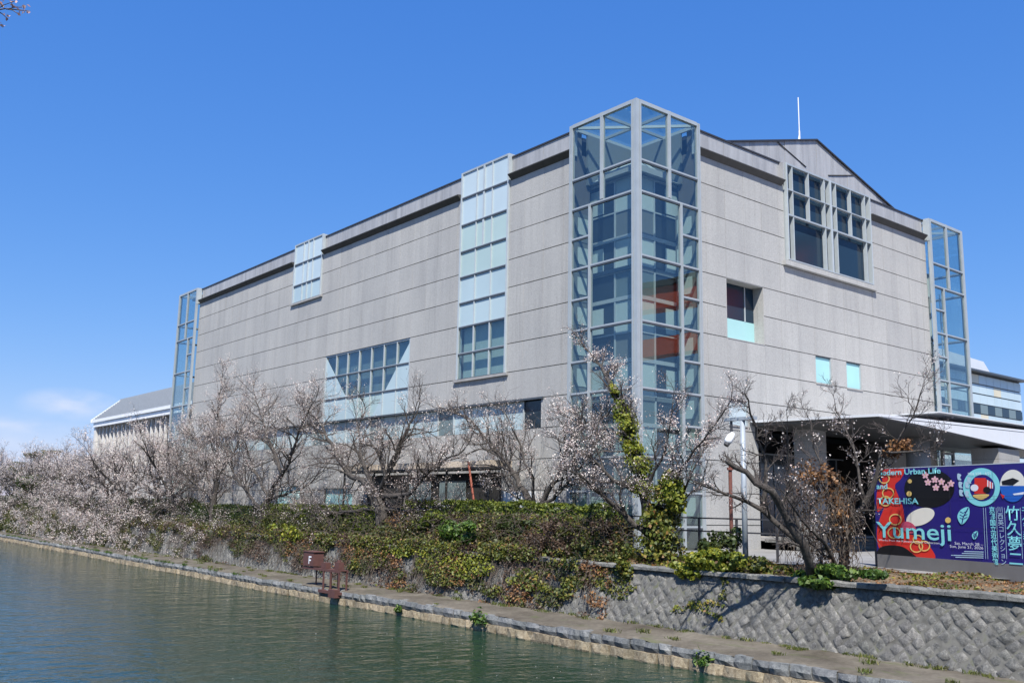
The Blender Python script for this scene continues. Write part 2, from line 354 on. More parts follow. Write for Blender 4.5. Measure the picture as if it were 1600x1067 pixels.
# ledge (path) beside the water
ledge = empty('canal_ledge', (-6.4, 0, Z_WATER)); tag(ledge, 'low stone ledge with a bare earth path beside the canal water', 'ledge', kind='structure')
def edge_x(y): return -7.75+.10*math.sin(y*.23)+.05*math.sin(y*.71+1)+max(0, (y-28))*.017
ys = np.arange(-45, 132, .5); m = MB()
xs_in = [-1.0*0-4.9 for _ in ys]
rows = []
for y in ys:
    e = edge_x(y); row = []
    for t in (0, .04, .2, .4, .6, .8, 1):
        x = e+.10+(-4.7-e-.1)*t
        z = Z_PATH+.035*math.sin(3.1*x+y*.9)*math.cos(1.7*y)+.03*random.uniform(-1, 1)+t*.05-(.06 if t == 0 else 0)
        row.append((x, y, z))
    rows.append(row)
for row in rows: m.v += row
for i in range(len(rows)-1):
    for j in range(6):
        a = i*7+j; m.f.append((a, a+1, a+8, a+7))
m.build('path_surface', 'path_dirt', ledge, True)
def rock_mesh(name, y0, y1, x_out, x_in, z0, z1, jit):
    """one roughly squared stone: front face pillowed"""
    m = MB(); g = .012
    ys_ = [y0+g, (y0*2+y1)/3, (y0+2*y1)/3, y1-g]; zs_ = [z0+g, (z0+z1)/2, z1-g]
    for iz, z in enumerate(zs_):
        for iy, y in enumerate(ys_):
            edge = (iy in (0, 3))+(iz in (0, 2))
            m.v.append((x_out+.045*edge+random.uniform(-jit, jit)-(.02 if not edge else 0), y+random.uniform(-.4, .4)*jit, z+random.uniform(-.5, .5)*jit))
    for iz in range(2):
        for iy in range(3):
            a = iz*4+iy; m.f.append((a, a+4, a+5, a+1))
    b = len(m.v); m.v += [(x_in, y0+g, z1-g), (x_in, y1-g, z1-g)]
    m.f.append((8, b, b+1, 11, 10, 9)); m.f.append((0, 4, 8, b) if False else (0, 4, 8, b, ))if False else None
    m.f.append((0, b, 8, 4)); m.f.append((3, 7, 11, b+1))
    return m
def course(name, mat, z0, z1, xoff, lmin, lmax, jit, count, parent):
    y = -45.0; lst = []
    while y < 131:
        L = random.uniform(lmin, lmax); lst.append((y, y+L)); y += L
    vis = sorted([q for q in lst if q[1] > -19], key=lambda q: q[0])[:count]
    rest = MB()
    for q in lst:
        ym = (q[0]+q[1])/2; dz = random.uniform(-.03, .03)
        mm = rock_mesh(name, q[0], q[1], edge_x(ym)+xoff+random.uniform(-.03, .03), edge_x(ym)+.55, z0, z1+dz, jit)
        if q in vis: mm.build(name, mat, parent)
        else:
            b = len(rest.v); rest.v += mm.v; rest.f += [tuple(i+b for i in f_) for f_ in mm.f]
    tag(rest.build('far_'+name, mat, parent), kind='stuff')
course('ledge_block', 'ledge_stone', -3.10, -2.74, 0, .45, .95, .028, 130, ledge)
course('footing_block', 'tan_stone', -3.62, -3.08, -.10, .5, 1.2, .04, 100, ledge)
m = MB(); 
for i in range(len(ys)-1):
    e0, e1 = edge_x(ys[i])+.12, edge_x(ys[i+1])+.12; b = len(m.v)
    m.v += [(e0, ys[i], -4), (e1, ys[i+1], -4), (e1, ys[i+1], -2.78), (e0, ys[i], -2.78)]; m.f.append((b, b+3, b+2, b+1))
m.build('ledge_core', 'mortar', ledge)

# retaining wall of diamond-laid stones
W0, W1 = np.array([-5.0, 0, -2.78]), np.array([-4.32, 0, -.70])
SL = np.linalg.norm(W1-W0); WD = (W1-W0)/SL; WN = np.array([-WD[2], 0, WD[0]])
def on_wall(s, t, n=0): q = W0+WD*t+WN*n; return (q[0], s, q[2])
wall = empty('retaining_wall', (-5, 0, -2.78)); tag(wall, 'grey battered retaining wall of diamond-laid rough stones above the ledge', 'wall')
m = MB(); m.v = [on_wall(-45, -.1), on_wall(131, -.1), on_wall(131, SL+.05), on_wall(-45, SL+.05)]; m.f = [(0, 1, 2, 3)]
m.build('mortar_bed', 'mortar', wall)
A_ = .24; cand = []
for i in range(int(-46/A_), int(132/A_)):
    for j in range(0, int(SL/A_)+2):
        if (i+j) % 2 == 0: cand.append((i*A_, j*A_))
def diamond(s, t):
    m = MB(); g = .008; k_ = A_-g; jj = lambda a=.065: random.uniform(-a, a)
    c = [(s-k_+jj(), t+jj()), (s+jj(), t-k_+jj()), (s+k_+jj(), t+jj()), (s+jj(), t+k_+jj())]
    c = [(a, min(max(b, 0), SL)) for a, b in c]
    cx = sum(a for a, b in c)/4; cy = sum(b for a, b in c)/4; lift = random.uniform(.002, .03)
    inn = [(cx+(a-cx)*q_+jj(.02), cy+(b-cy)*q_+jj(.02)) for a, b in c for q_ in [random.uniform(.68, .92)]]
    m.v = [on_wall(a, b, -.02) for a, b in c]+[on_wall(a, b, lift+jj(.022)) for a, b in inn]+[on_wall(cx+jj(.03), cy+jj(.03), lift+random.uniform(.0, .035))]
    m.f = [(i, (i+1) % 4, 4+(i+1) % 4, 4+i) for i in range(4)]+[(4+i, 4+(i+1) % 4, 8) for i in range(4)]
    return m
cand = [c for c in cand if -.1 < c[1] < SL+.15]
near = sorted([c for c in cand if c[0] > -20.5], key=lambda c: c[0])[:300]; nearset = set(near); rest = MB()
for c in cand:
    mm = diamond(*c)
    if c in nearset: mm.build('wall_stone', 'wall_stone', wall, True)
    else: b = len(rest.v); rest.v += mm.v; rest.f += [tuple(i+b for i in f_) for f_ in mm.f]
tag(rest.build('far_wall_stones', 'wall_stone', wall, True), kind='stuff')
y0 = -45.0
while y0 < 40:
    L_ = random.uniform(1.1, 2.2); mm = MB(); q = lambda a=.02: random.uniform(-a, a); n_ = 5
    for i in range(n_+1):
        y = y0+.01+(L_-.02)*i/n_; z1 = -.535+q(.022); xo = -4.50+q(.028)
        mm.v += [(xo+q(.01), y, -.70), (xo, y, z1-.05), (xo+.045, y, z1), (-4.02, y, z1+q(.02)), (-4.02, y, -.7)]
    for i in range(n_):
        for j in range(4): a = i*5+j; mm.f.append((a, a+5, a+6, a+1))
        a = i*5; mm.f.append((a, a+4, a+9, a+5))
    mm.f += [(0, 1, 2, 3, 4), tuple(n_*5+j for j in (4, 3, 2, 1, 0))]
    mm.build('coping_slab', 'coping_stone', wall); y0 += L_

# planted bank between wall and plaza
bank = MB(); bx = [-4.1, -3.6, -3.0, -2.4, -1.8, -1.2, -.7]; by = np.arange(-45, 131, .6)
def bank_z(x, y):
    t = (x+4.1)/3.4
    return -.60+.30*min(1, max(0, t))+.07*math.sin(1.9*y+x)*math.cos(1.3*x-.5*y)
for y in by:
    for x in bx: bank.v.append((x, y, bank_z(x, y)+random.uniform(-.03, .03)))
nb = len(bx)
for i in range(len(by)-1):
    for j in range(nb-1): a = i*nb+j; bank.f.append((a, a+1, a+nb+1, a+nb))
tag(bank.build('planted_bank', 'bank_soil', None, True), 'strip of bare brown soil behind the wall coping', 'ground', kind='structure')

# ================================================================== MUSEUM
museum = empty('museum_building', (16.8, 30, -.32)); tag(museum, 'large grey granite museum with glazed corner towers and metal parapet', 'building')
J0 = 18.479; H = 1.6
J = lambda k_: J0-H*k_
LL, RR = 61.4, 33.6; TW = 4.8; E_ = .35          # facade stone sits .35 behind the tower glass
TOP = 21.42
openL = [(10.15, 14.8, J(6), 30), (32.35, 37.0, J(1), 30), (20.0, 31.2, J(7), J(4)), (7.2, 27.0, J(8), J(7)), (27.0, 56.6, J(8), J(7)), (10.5, 24.5, -1, 3.4), (26.4, 30.4, .4, 2.6), (34, 38, .4, 2.8)]
openR = [(12.55, 21.65, J(2)+.30, 30), (7.2, 10.4, J(5), J(3)), (15.2, 16.8, J(6), J(5)), (18.4, 20.0, J(6), J(5)), (7.2, 8.8, J(8)+.25, J(7)), (9.6, 22.4, -1, 5.9)]
def backing(P, u0, u1, z0, z1, opens, n_out, n_in, parent):
    us = sorted({u0, u1, *[min(max(v, u0), u1) for o_ in opens for v in o_[:2]]}); zs = sorted({z0, z1, *[min(max(v, z0), z1) for o_ in opens for v in o_[2:]]})
    m = MB()
    for a, b in zip(us, us[1:]):
        for c, d in zip(zs, zs[1:]):
            if any(o_[0] <= (a+b)/2 <= o_[1] and o_[2] <= (c+d)/2 <= o_[3] for o_ in opens): continue
            P.add(m, a, b, n_out, n_in, c, d)
    return m.build('facade_wall', 'joint', parent)
wallL = backing(PL, TW, LL-TW, -.4, 20.08, openL, -E_-.05, -E_-1.15, museum)
wallR = backing(PR, TW, RR-TW, -.4, 20.08, openR, -E_-.05, -E_-1.15, museum)
def split(r, opens):
    out_ = [r]
    for o_ in opens:
        nx = []
        for (a, b, c, d) in out_:
            if b <= o_[0] or a >= o_[1] or d <= o_[2] or c >= o_[3]: nx.append((a, b, c, d)); continue
            if a < o_[0]: nx.append((a, o_[0], c, d)); a = o_[0]
            if b > o_[1]: nx.append((o_[1], b, c, d)); b = o_[1]
            if c < o_[2]: nx.append((a, b, c, o_[2]))
            if d > o_[3]: nx.append((a, b, o_[3], d))
        out_ = nx
    return out_
def cladding(P, u_end, opens, parent, limit):
    us = [TW]+[5.6+1.6*i for i in range(40) if 5.6+1.6*i < u_end]+[u_end]; zs = [-.4]+[J(k_) for k_ in range(11, -1, -1)]+[20.08]
    cells = []
    for c, d in zip(zs, zs[1:]):
        for a, b in zip(us, us[1:]):
            cells += [q for q in split((a, b, c, d), opens) if q[1]-q[0] > .12 and q[3]-q[2] > .12]
    key = lambda q: (q[0]+abs(q[2]-9)*.8)+(60 if q[3] < 5 else 0)
    cells.sort(key=key); rest = MB()
    for i, (a, b, c, d) in enumerate(cells):
        n = -E_+random.uniform(-.006, .006); mm = MB(); P.add(mm, a+.007, b-.007, n, n-.06, c+.022, d-.022)
        if i < limit: mm.build('stone_panel', 'granite', parent)
        else: b_ = len(rest.v); rest.v += mm.v; rest.f += [tuple(j+b_ for j in f_) for f_ in mm.f]
    if rest.v: tag(rest.build('far_stone_panels', 'granite', parent), kind='stuff')
cladding(PL, LL-TW, openL, wallL, 150); cladding(PR, RR-TW, openR, wallR, 150)

# parapets, hoods, roof edge
def parapet(P, spans):
    for (a, b) in spans:
        n = max(1, round((b-a)/2.4)); st = (b-a)/n
        for i in range(n): P.slab('parapet_panel', 'zinc', museum, a+i*st+.012, a+(i+1)*st-.012, -.50, -.58, 20.09, TOP-.06)
        P.slab('parapet_backing', 'joint', museum, a, b, -.58, -.9, 20.09, TOP-.07)
        P.slab('roof_edge', 'roof_edge', museum, a, b, -.44, -.95, TOP-.06, TOP+.03)
        m = MB(); prof = [(-.34, 19.94), (-.04, 20.20), (-.04, 20.25), (-.49, 20.31)]
        e = .0
        v0 = [P.p(a+.05+(.28 if abs(n_+.06) > .1 else 0)*0, n_, z) for n_, z in prof]
        m.prism(v0, P.p(a+.05, 0, 0), P.p(b-.12, 0, 0)); m.build('eaves_hood', 'hood_metal', museum)
parapet(PL, [(TW+.02, 10.15), (14.8, 32.35), (37.0, LL-TW-.02)]); parapet(PR, [(TW+.02, 12.5), (21.65, RR-TW-.02)])
box('roof_deck', 'roof_edge', museum, .95, RR-1, TW, LL-1, 20.9, 21.1)
box('roof_deck', 'roof_edge', museum, TW, RR-TW, .95, TW, 20.9, 21.1)
# rear mass so that nothing is open from the side
box('rear_wall', 'granite', museum, RR-.6, RR-.35, TW, LL-TW, -.4, 21.0); box('rear_wall', 'granite', museum, TW, RR-TW, LL-.6, LL-.35, -.4, 21.0)
box('inner_floor', 'inner_wall', museum, 1.6, RR-1.6, 1.7, LL-1.7, 6.9, 7.1); box('inner_floor', 'inner_wall', museum, 1.6, RR-1.6, 1.7, LL-1.7, 13.5, 13.7)
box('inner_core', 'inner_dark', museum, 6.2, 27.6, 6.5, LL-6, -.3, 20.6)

def bars(P, parent, posts, rails, panes, pd=.16, rd=.14, npl=0.0, pm='frame', rm='frame'):
    for (u, z0, z1, wd) in posts: P.slab('mullion', pm, parent, u-wd/2, u+wd/2, npl+.035, npl-pd, z0, z1)
    for (u0, u1, z, h_) in rails: P.slab('transom', rm, parent, u0, u1, npl+.015, npl-rd, z-h_/2, z+h_/2)
    for (u0, u1, z0, z1, mt) in panes: P.slab('glass_pane', mt, parent, u0, u1, npl-.05, npl-.075, z0, z1)

# --------- glazed corner towers
def tower(O, dx, dy, main):
    """O outer corner; dx, dy = +1/-1: direction from the outer corner into the building"""
    t = empty('glass_tower', (O[0]+dx*2.4, O[1]+dy*2.4, 0), museum); t.location = Vector((O[0]+dx*2.4, O[1]+dy*2.4, 0))-Vector(museum.location)
    T2 = TOP+.06
    faces = [Plane((O[0], O[1], 0), (dx, 0, 0), (0, -dy, 0)), Plane((O[0], O[1], 0), (0, dy, 0), (-dx, 0, 0))]
    # corner column: square with two ribs
    m = MB(); x0, x1 = sorted((O[0], O[0]+dx*.22)); y0, y1 = sorted((O[1], O[1]+dy*.22)); m.box(x0, x1, y0, y1, -.3, T2)
    m.build('corner_post', 'frame', t)
    for P in faces:
        P.slab('corner_rib', 'frame', t, .235, .33, .03, -.14, -.3, T2-.02)
        for (u, z0, z1, wd) in [(2.4, J(1), T2, .19), (3.25, -.3, J(1)-.07, .15), (TW-.13, -.3, T2-.04, .22)]:
            P.slab('post', 'frame', t, u-wd/2, u-.02, .03, -.16, z0, z1); P.slab('post', 'frame', t, u+.02, u+wd/2, .03, -.16, z0, z1); P.slab('post_core', 'frame_white', t, u-.02, u+.02, .0, -.12, z0, z1)
        P.slab('top_beam', 'frame', t, .33, TW-.25, .02, -.2, T2-.20, T2-.01)
        for k_ in (0, 1): P.slab('transom', 'frame', t, .33, TW-.25, .01, -.14, J(k_)-.12, J(k_)-.035); P.slab('transom_underside_shade', 'frame_dark', t, .33, TW-.25, -.0, -.12, J(k_)-.20, J(k_)-.122)  # dark strip below each transom stands in for the shade on its underside
        for k_ in range(3, 12, 2): P.slab('transom', 'frame', t, .33, 3.165, .01, -.14, J(k_)-.12, J(k_)-.035); P.slab('transom_underside_shade', 'frame_dark', t, .33, 3.165, 0, -.12, J(k_)-.20, J(k_)-.122)
        for k_ in range(2, 12): P.slab('transom', 'frame', t, 3.34, TW-.25, .01, -.14, J(k_)-.13, J(k_)-.04); P.slab('transom_underside_shade', 'frame_dark', t, 3.34, TW-.25, 0, -.12, J(k_)-.19, J(k_)-.132)
        g = 'glass'
        for a, b in ((.30, 2.31), (2.5, TW-.24)):
            for z0, z1 in ((J(0)-.05, T2-.15), (J(1)-.05, J(0)-.13)): P.slab('glass_pane', g, t, a, b, -.055, -.07, z0, z1)
        for k_ in range(1, 12, 2): P.slab('glass_pane', g, t, .30, 3.19, -.055, -.07, max(-.2, J(k_+2)-.04), J(k_)-.13)
        for k_ in range(1, 12): P.slab('glass_pane', g, t, 3.31, TW-.24, -.055, -.07, max(-.2, J(k_+1)-.04), J(k_)-.13)
    # glazed lid with crossed bracing
    X = lambda a: O[0]+dx*a; Y = lambda a: O[1]+dy*a
    zt = T2-.13
    for a, b in (((.2, 2.4), (4.6, 2.4)), ((2.4, .2), (2.4, 4.6)), ((.2, .2), (4.6, 4.6)), ((.2, 4.6), (4.6, .2))):
        m = MB(); p0, p1 = np.array([X(a[0]), Y(a[1]), zt]), np.array([X(b[0]), Y(b[1]), zt]); d = (p1-p0)/np.linalg.norm(p1-p0); s_ = np.array([-d[1], d[0], 0])*.06; z_ = np.array([0, 0, .07])
        m.hexa([p0-s_-z_, p1-s_-z_, p1+s_-z_, p0+s_-z_, p0-s_+z_, p1-s_+z_, p1+s_+z_, p0+s_+z_]); m.build('lid_brace', 'frame', t)
    m = MB(); xs = sorted((X(.2), X(4.75))); yy = sorted((Y(.2), Y(4.75))); m.box(xs[0], xs[1], yy[0], yy[1], T2-.05, T2-.03); m.build('lid_glass', 'roof_glass', t)
    # rear sides of the tower above the roof, and wall between tower and hall
    rear = [Plane((X(TW), Y(0), 0), (0, dy, 0), (dx, 0, 0)), Plane((X(0), Y(TW), 0), (dx, 0, 0), (0, dy, 0))]
    for i, P in enumerate(rear):
        P.slab('return_post', 'frame_white', t, .0, .45, .0, -.12, 19.9, T2-.02); P.slab('return_beam', 'frame_white', t, .4, TW, 0, -.12, T2-.2, T2-.02)
        for k_ in range(1, 11):
            P.slab('side_lining', 'inner_wall', t, .35, 1.72, -.005, -.02, J(k_+1)+.03, J(k_)-.03); P.slab('side_panel', 'blind', t, .62, 1.6, -.025, -.05, J(k_+1)+.42, J(k_)-.28)
        if main:
            P.slab('tower_back_wall', 'inner_wall', t, 1.2, TW-.0, -.02, -.16, J(0), T2-.2)
            for z0, z1 in ((J(0)-.1, J(0)),): P.slab('floor_edge', 'frame_white', t, 1.6, TW, -.2, -.3, z0, z1)
    # inner glazed hall: set back behind the outer glass
    ci = 1.75
    inner = [Plane((X(ci), Y(ci), 0), (dx, 0, 0), (0, -dy, 0)), Plane((X(ci), Y(ci), 0), (0, dy, 0), (-dx, 0, 0))]
    Wc = TW-ci+.3
    for P in inner:
        for k_ in range(0, 11, 2):
            z1 = J(k_)-.12 if k_ else J(0)-.1; z0 = max(-.25, J(k_+2)+.12)
            mid = z0+(z1-z0)*.45
            P.slab('inner_blind', 'blind', t, .10, 1.35, 0, -.03, mid, z1); P.slab('inner_pane', 'teal_pane' if k_ % 4 else 'inner_wall', t, .10, 1.35, 0, -.03, z0, mid-.06)
            P.slab('inner_bar', 'frame_white', t, .0, Wc, .04, -.05, mid-.07, mid); P.slab('floor_edge', 'frame_white', t, .0, Wc, .06, -.2, z0-.22, z0-.02)
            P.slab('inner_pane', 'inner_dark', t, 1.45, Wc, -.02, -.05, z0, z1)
            P.slab('inner_reveal', 'blind', t, 2.25, Wc-.1, .02, -.01, mid+.1, z1-.2)
        for u in (.05, 1.4): P.slab('inner_post', 'frame_white', t, u-.05, u+.05, .05, -.08, -.3, J(0)-.1)
        # ladder truss
        m = MB()
        for u in (-.75, -.45):
            P.add(m, u-.022, u+.022, .5, .45, -.3, J(1))
        z = .2
        i = 0
        while z < J(1)-.6:
            a, b = (P.p(-.75, .47, z), P.p(-.45, .47, z+.45)) if i % 2 == 0 else (P.p(-.45, .47, z), P.p(-.75, .47, z+.45)); m.tube([a, b], .016, 4); z += .5; i += 1
        m.build('ladder_truss', 'frame_white', t)
    if main:
        m = MB(); c0 = .9; zb = J(0)+.06
        quad = [(X(c0+.5), Y(c0+.5)), (X(4.7), Y(c0+.5)), (X(4.7), Y(4.7)), (X(c0+.5), Y(4.7))]
        m.v = [(*q, zb) for q in quad]+[(X(3.3), Y(3.3), zb+1.75)]; m.f = [(0, 1, 4), (1, 2, 4), (2, 3, 4), (3, 0, 4), (3, 2, 1, 0)]; m.build('pyramid_cap', 'inner_concrete', t)
        for P in inner: P.slab('cap_kerb', 'inner_concrete', t, -.3, 2.2, .5, .3, J(0)-.0, J(0)+.32)
    m = MB(); xs = sorted((X(ci-.1), X(TW+1.4))); yy = sorted((Y(ci-.1), Y(TW+1.4)))
    if main: m.box(xs[0], xs[1], yy[0], yy[1], J(0)-.1, J(0)); m.build('hall_roof', 'inner_concrete', t)
    m = MB(); xs = sorted((X(ci+.35), X(TW+1.5))); yy = sorted((Y(ci+.35), Y(TW+1.5))); m.box(xs[0], xs[1], yy[0], yy[1], -.3, J(0)-.12); m.build('hall_core', 'inner_wall', t)
    return t
tag(tower((0, 0), 1, 1, True), 'big glazed corner tower with pyramid inside')
tower((0, LL), 1, -1, False); tower((RR, 0), -1, 1, False)

# --------- window bays on the long facade
def bay(name, P, u0, u1, ztop, rows_, cols_per_row, mats, npl, splitpost=None, ret=True):
    b = empty(name, (0, 0, 0), museum); c_ = P.p((u0+u1)/2, 0, rows_[-1]); b.location = Vector(c_)-Vector(museum.location)
    for (u, wd) in ((u0+.06, .13), (u1-.06, .13)): P.slab('mullion', 'frame_white', b, u-wd/2, u+wd/2, npl+.03, npl-.098, rows_[-1], ztop)
    for i, z in enumerate(rows_):
        P.slab('transom', 'frame' if i == 0 else 'frame_dark', b, u0+.13, u1-.13, npl+.012, npl-.2, z-(.10 if i == 0 else .055), z+(.02 if i == 0 else .03))
        if 0 < i < len(rows_)-1: P.slab('transom_cap', 'frame', b, u0+.13, u1-.13, npl+.02, npl-.02, z+.032, z+.075)
    for i in range(len(rows_)-1):
        us = [u0+.12]+cols_per_row[i]+[u1-.12]
        for u in cols_per_row[i]:
            wd = .14 if splitpost and abs(u-splitpost) < .01 else .07
            P.slab('mullion', 'frame_white', b, u-wd/2, u+wd/2, npl+.026, npl-.15, rows_[i+1]+.03, rows_[i]-.06)
        for j, (a, c) in enumerate(zip(us, us[1:])):
            mt = mats(i, j); 
            P.slab('window_pane', mt, b, a, c, npl-.05, npl-.07, rows_[i+1], rows_[i])
            if mt == 'glass': P.slab('curtain', 'drape' if name == 'window_bay' else 'teal_pane', b, a, c, npl-.42, npl-.44, rows_[i+1], rows_[i])
    if ret:
        for u, s_ in ((u0, 1), (u1, -1)):
            P.slab('return_post', 'frame_white', b, min(u, u+s_*.1), max(u, u+s_*.1), npl-.30, npl-.62, 19.9, ztop-.02) if False else None
            P.slab('return_side', 'frame_white', b, min(u, u+s_*.06), max(u, u+s_*.06), npl-.10, npl-.3, rows_[-1], ztop)
            P.slab('return_beam', 'frame_white', b, min(u, u+s_*.06), max(u, u+s_*.06), npl-.31, npl-1.2, ztop-.22, ztop); P.slab('return_glass', 'pale_blue_pane', b, min(u+s_*.01, u+s_*.04), max(u+s_*.01, u+s_*.04), npl-.31, npl-1.2, 20.2, ztop-.22)
        P.slab('bay_lid', 'zinc', b, u0+.02, u1-.02, npl-.31, npl-1.2, ztop-.06, ztop-.02)
    P.slab('bay_backing', 'inner_wall', b, u0+.02, u1-.02, npl-.9, npl-.95, rows_[-1], min(ztop-.1, 21.2))
    return b
zr = [21.6, 19.95, J(0)-.24, J(1)-.30, J(2)-.28, J(3)-.26, J(4)-.12, J(5)-.12, J(6)]
cA = 12.5; cols = [[11.7, cA, 13.2]]*3+[[11.7, 13.2]]*5
tag(bay('window_bay', PL, 10.17, 14.78, 21.6, zr, cols, lambda i, j: 'white_blue_pane' if i < 2 else ('sage_pane' if i < 4 else ('pale_blue_pane' if i < 6 else 'glass')), -.27, cA), 'tall pale glazed bay rising through the parapet')
PL.slab('window_sill', 'concrete', museum, 10.0, 15.0, -.2, -.5, J(6)-.16, J(6)-.02)
zr = [21.6, 19.95, J(0)-.24, J(1)]; cB = 34.7
tag(bay('window_bay', PL, 32.37, 36.98, 21.6, zr, [[33.9, cB, 35.45]]*3, lambda i, j: 'white_blue_pane' if i < 2 else 'pale_blue_pane', -.27, cB), 'short pale glazed bay at the roof edge')
PL.slab('window_sill', 'concrete', museum, 32.15, 37.2, -.2, -.5, J(1)-.16, J(1)-.02)
# wide window with slanting screens behind
wc = bay('wide_window', PL, 20.0, 31.2, J(4), [J(4), J(5), J(6), J(7)], [[20+1.6*i for i in range(1, 7)]]*3, lambda i, j: 'sage_pane' if i == 2 else 'glass', -.42, None, False)
for tri in ([(31.08, J(4)-.2), (31.08, J(7)+.04), (26.5, J(7)+.04)], [(20.12, J(4)-.2), (20.12, J(7)+.04), (24.5, J(7)+.04)]):
    m = MB(); m.prism([PL.p(u, -.452, z) for u, z in tri], PL.p(0, 0, 0), PL.p(0, -.014, 0)); m.build('slanting_panel', 'pale_blue_pane', wc)
PL.slab('window_ledge', 'frame_dark', museum, 7.0, 56.0, -.25, -.42, J(7)-.08, J(7)+.03)
# strip windows under it
sw = empty('strip_window', (0, 0, 0), museum); sw.location = Vector((.35, 30, J(8)))-Vector(museum.location)
u = 7.2; i = 0
while u < 56:
    mt = 'dark_pane' if i == 0 else ('pale_blue_pane' if i % 5 else 'teal_pane')
    PL.slab('window_pane', mt, sw, u+.03, u+1.57, -.55, -.58, J(8), J(7)-.08); PL.slab('mullion', 'frame_white', sw, u-.035, u+.03, -.46, -.6, J(8), J(7)-.08); u += 1.6; i += 1
for a, b, c, d in openL[6:]: PL.slab('window_pane', 'mint_pane', sw, a, b, -.55, -.58, c, d)

# --------- big gable window and other openings on the entrance facade
PW = Plane((.25, .18, 0), (1, 0, 0), (0, -1, 0))
gw = empty('gable_window', (0, 0, 0), museum); gw.location = Vector((16.8, 0, J(2)))-Vector(museum.location)
g0, gm, g1, zt_, zA, zB, zb_ = 12.36, 16.86, 21.36, 21.38, 19.80, 18.30, 15.62
for (a, b) in ((g0, gm), (gm, g1)):
    wdt = b-a; up = [a+.62, a+wdt/2, b-.62]; lo = [a+.62, b-.62]
    for u, wd in ((a+.05, .09), (b-.05, .09)): PW.slab('mullion', 'frame_white', gw, u-wd/2, u+wd/2, .05, -.25, zb_, zt_)
    for u in up: PW.slab('mullion', 'frame_white', gw, u-.03, u+.03, .02, -.22, zB, zt_-.1)
    for u in lo: PW.slab('mullion', 'frame_white', gw, u-.035, u+.035, .02, -.22, zb_, zB)
    for z, h_ in ((zt_-.05, .1), (zA, .06), (zB, .10), (zb_+.04, .08)): PW.slab('transom', 'frame', gw, a+.12, b-.12, .03, -.18, z-h_/2, z+h_/2)
    us = [a+.12]+up+[b-.12]
    for z0, z1 in ((zA, zt_), (zB, zA)):
        for p0, p1 in zip(us, us[1:]): PW.slab('window_pane', 'navy_pane', gw, p0, p1, -.30, -.32, z0, z1)
    us = [a+.12]+lo+[b-.12]
    for p0, p1 in zip(us, us[1:]): PW.slab('window_pane', 'navy_pane', gw, p0, p1, -.30, -.32, zb_, zB)
PR.slab('window_sill', 'granite', museum, 12.3, 21.95, -.12, -.5, J(2)+.02, J(2)+.30)
PR.slab('return_side', 'zinc', museum, 12.42, 12.52, -.22, -1.2, 20.3, zt_); PR.slab('return_side', 'zinc', museum, 21.62, 21.72, -.22, -1.2, 20.3, zt_)
# gable roof monitor with folded metal face
gb = empty('roof_gable', (0, 0, 0), museum); gb.location = Vector((17.0, 1.0, 21.0))-Vector(museum.location)
Pg = Plane((0, 1.0, 0), (1, 0, 0), (0, -1, 0))
apex = (17.1, 24.15); gl_, gr_ = (7.2, 21.35), (27.4, 21.35)
def gz(u): return apex[1]-abs(u-apex[0])*(apex[1]-21.8)/8.4
us = [8.7, 10.4, 12.1, 13.8, 15.4, apex[0], 18.8, 20.5, 22.2, 23.9, 25.5]
for i, (a, b) in enumerate(zip(us, us[1:])):
    m = MB(); dn = random.uniform(-.01, .01); ga = .012
    m.prism([Pg.p(a+ga, dn, 21.0), Pg.p(b-ga, dn, 21.0), Pg.p(b-ga, dn, gz(b-ga)), Pg.p(a+ga, dn, gz(a+ga))], Pg.p(0, 0, 0), Pg.p(0, -.08, 0)); m.build('gable_panel', 'zinc', gb)
# folded pediment rib
for a, b in (((13.1, gz(13.1)-.06), (15.9, 22.15)), ((18.3, 22.2), (21.2, gz(21.2)-.1))):
    m = MB(); m.tube([Pg.p(a[0], .03, a[1]), Pg.p(b[0], .03, b[1])], .035, 4); m.build('fold_rib', 'hood_metal', gb)
for s_, (u0_, z0_) in ((1, (8.0, gz(8.0))), (-1, (26.2, gz(26.2)))):
    m = MB(); m.hexa([Pg.p(u0_, .12, z0_), Pg.p(apex[0], .12, apex[1]), Pg.p(apex[0], -24, apex[1]), Pg.p(u0_, -24, z0_), Pg.p(u0_, .12, z0_+.09), Pg.p(apex[0], .12, apex[1]+.09), Pg.p(apex[0], -24, apex[1]+.09), Pg.p(u0_, -24, z0_+.09)])
    m.build('gable_roof', 'roof_edge', gb)
m = MB(); m.v = [Pg.p(8.7, -24, 21), Pg.p(25.5, -24, 21), Pg.p(25.5, -24, gz(25.5)), Pg.p(*[apex[0]], -24, apex[1]), Pg.p(8.7, -24, gz(8.7))]; m.f = [(0, 1, 2, 3, 4)]; m.build('gable_back', 'zinc', gb)
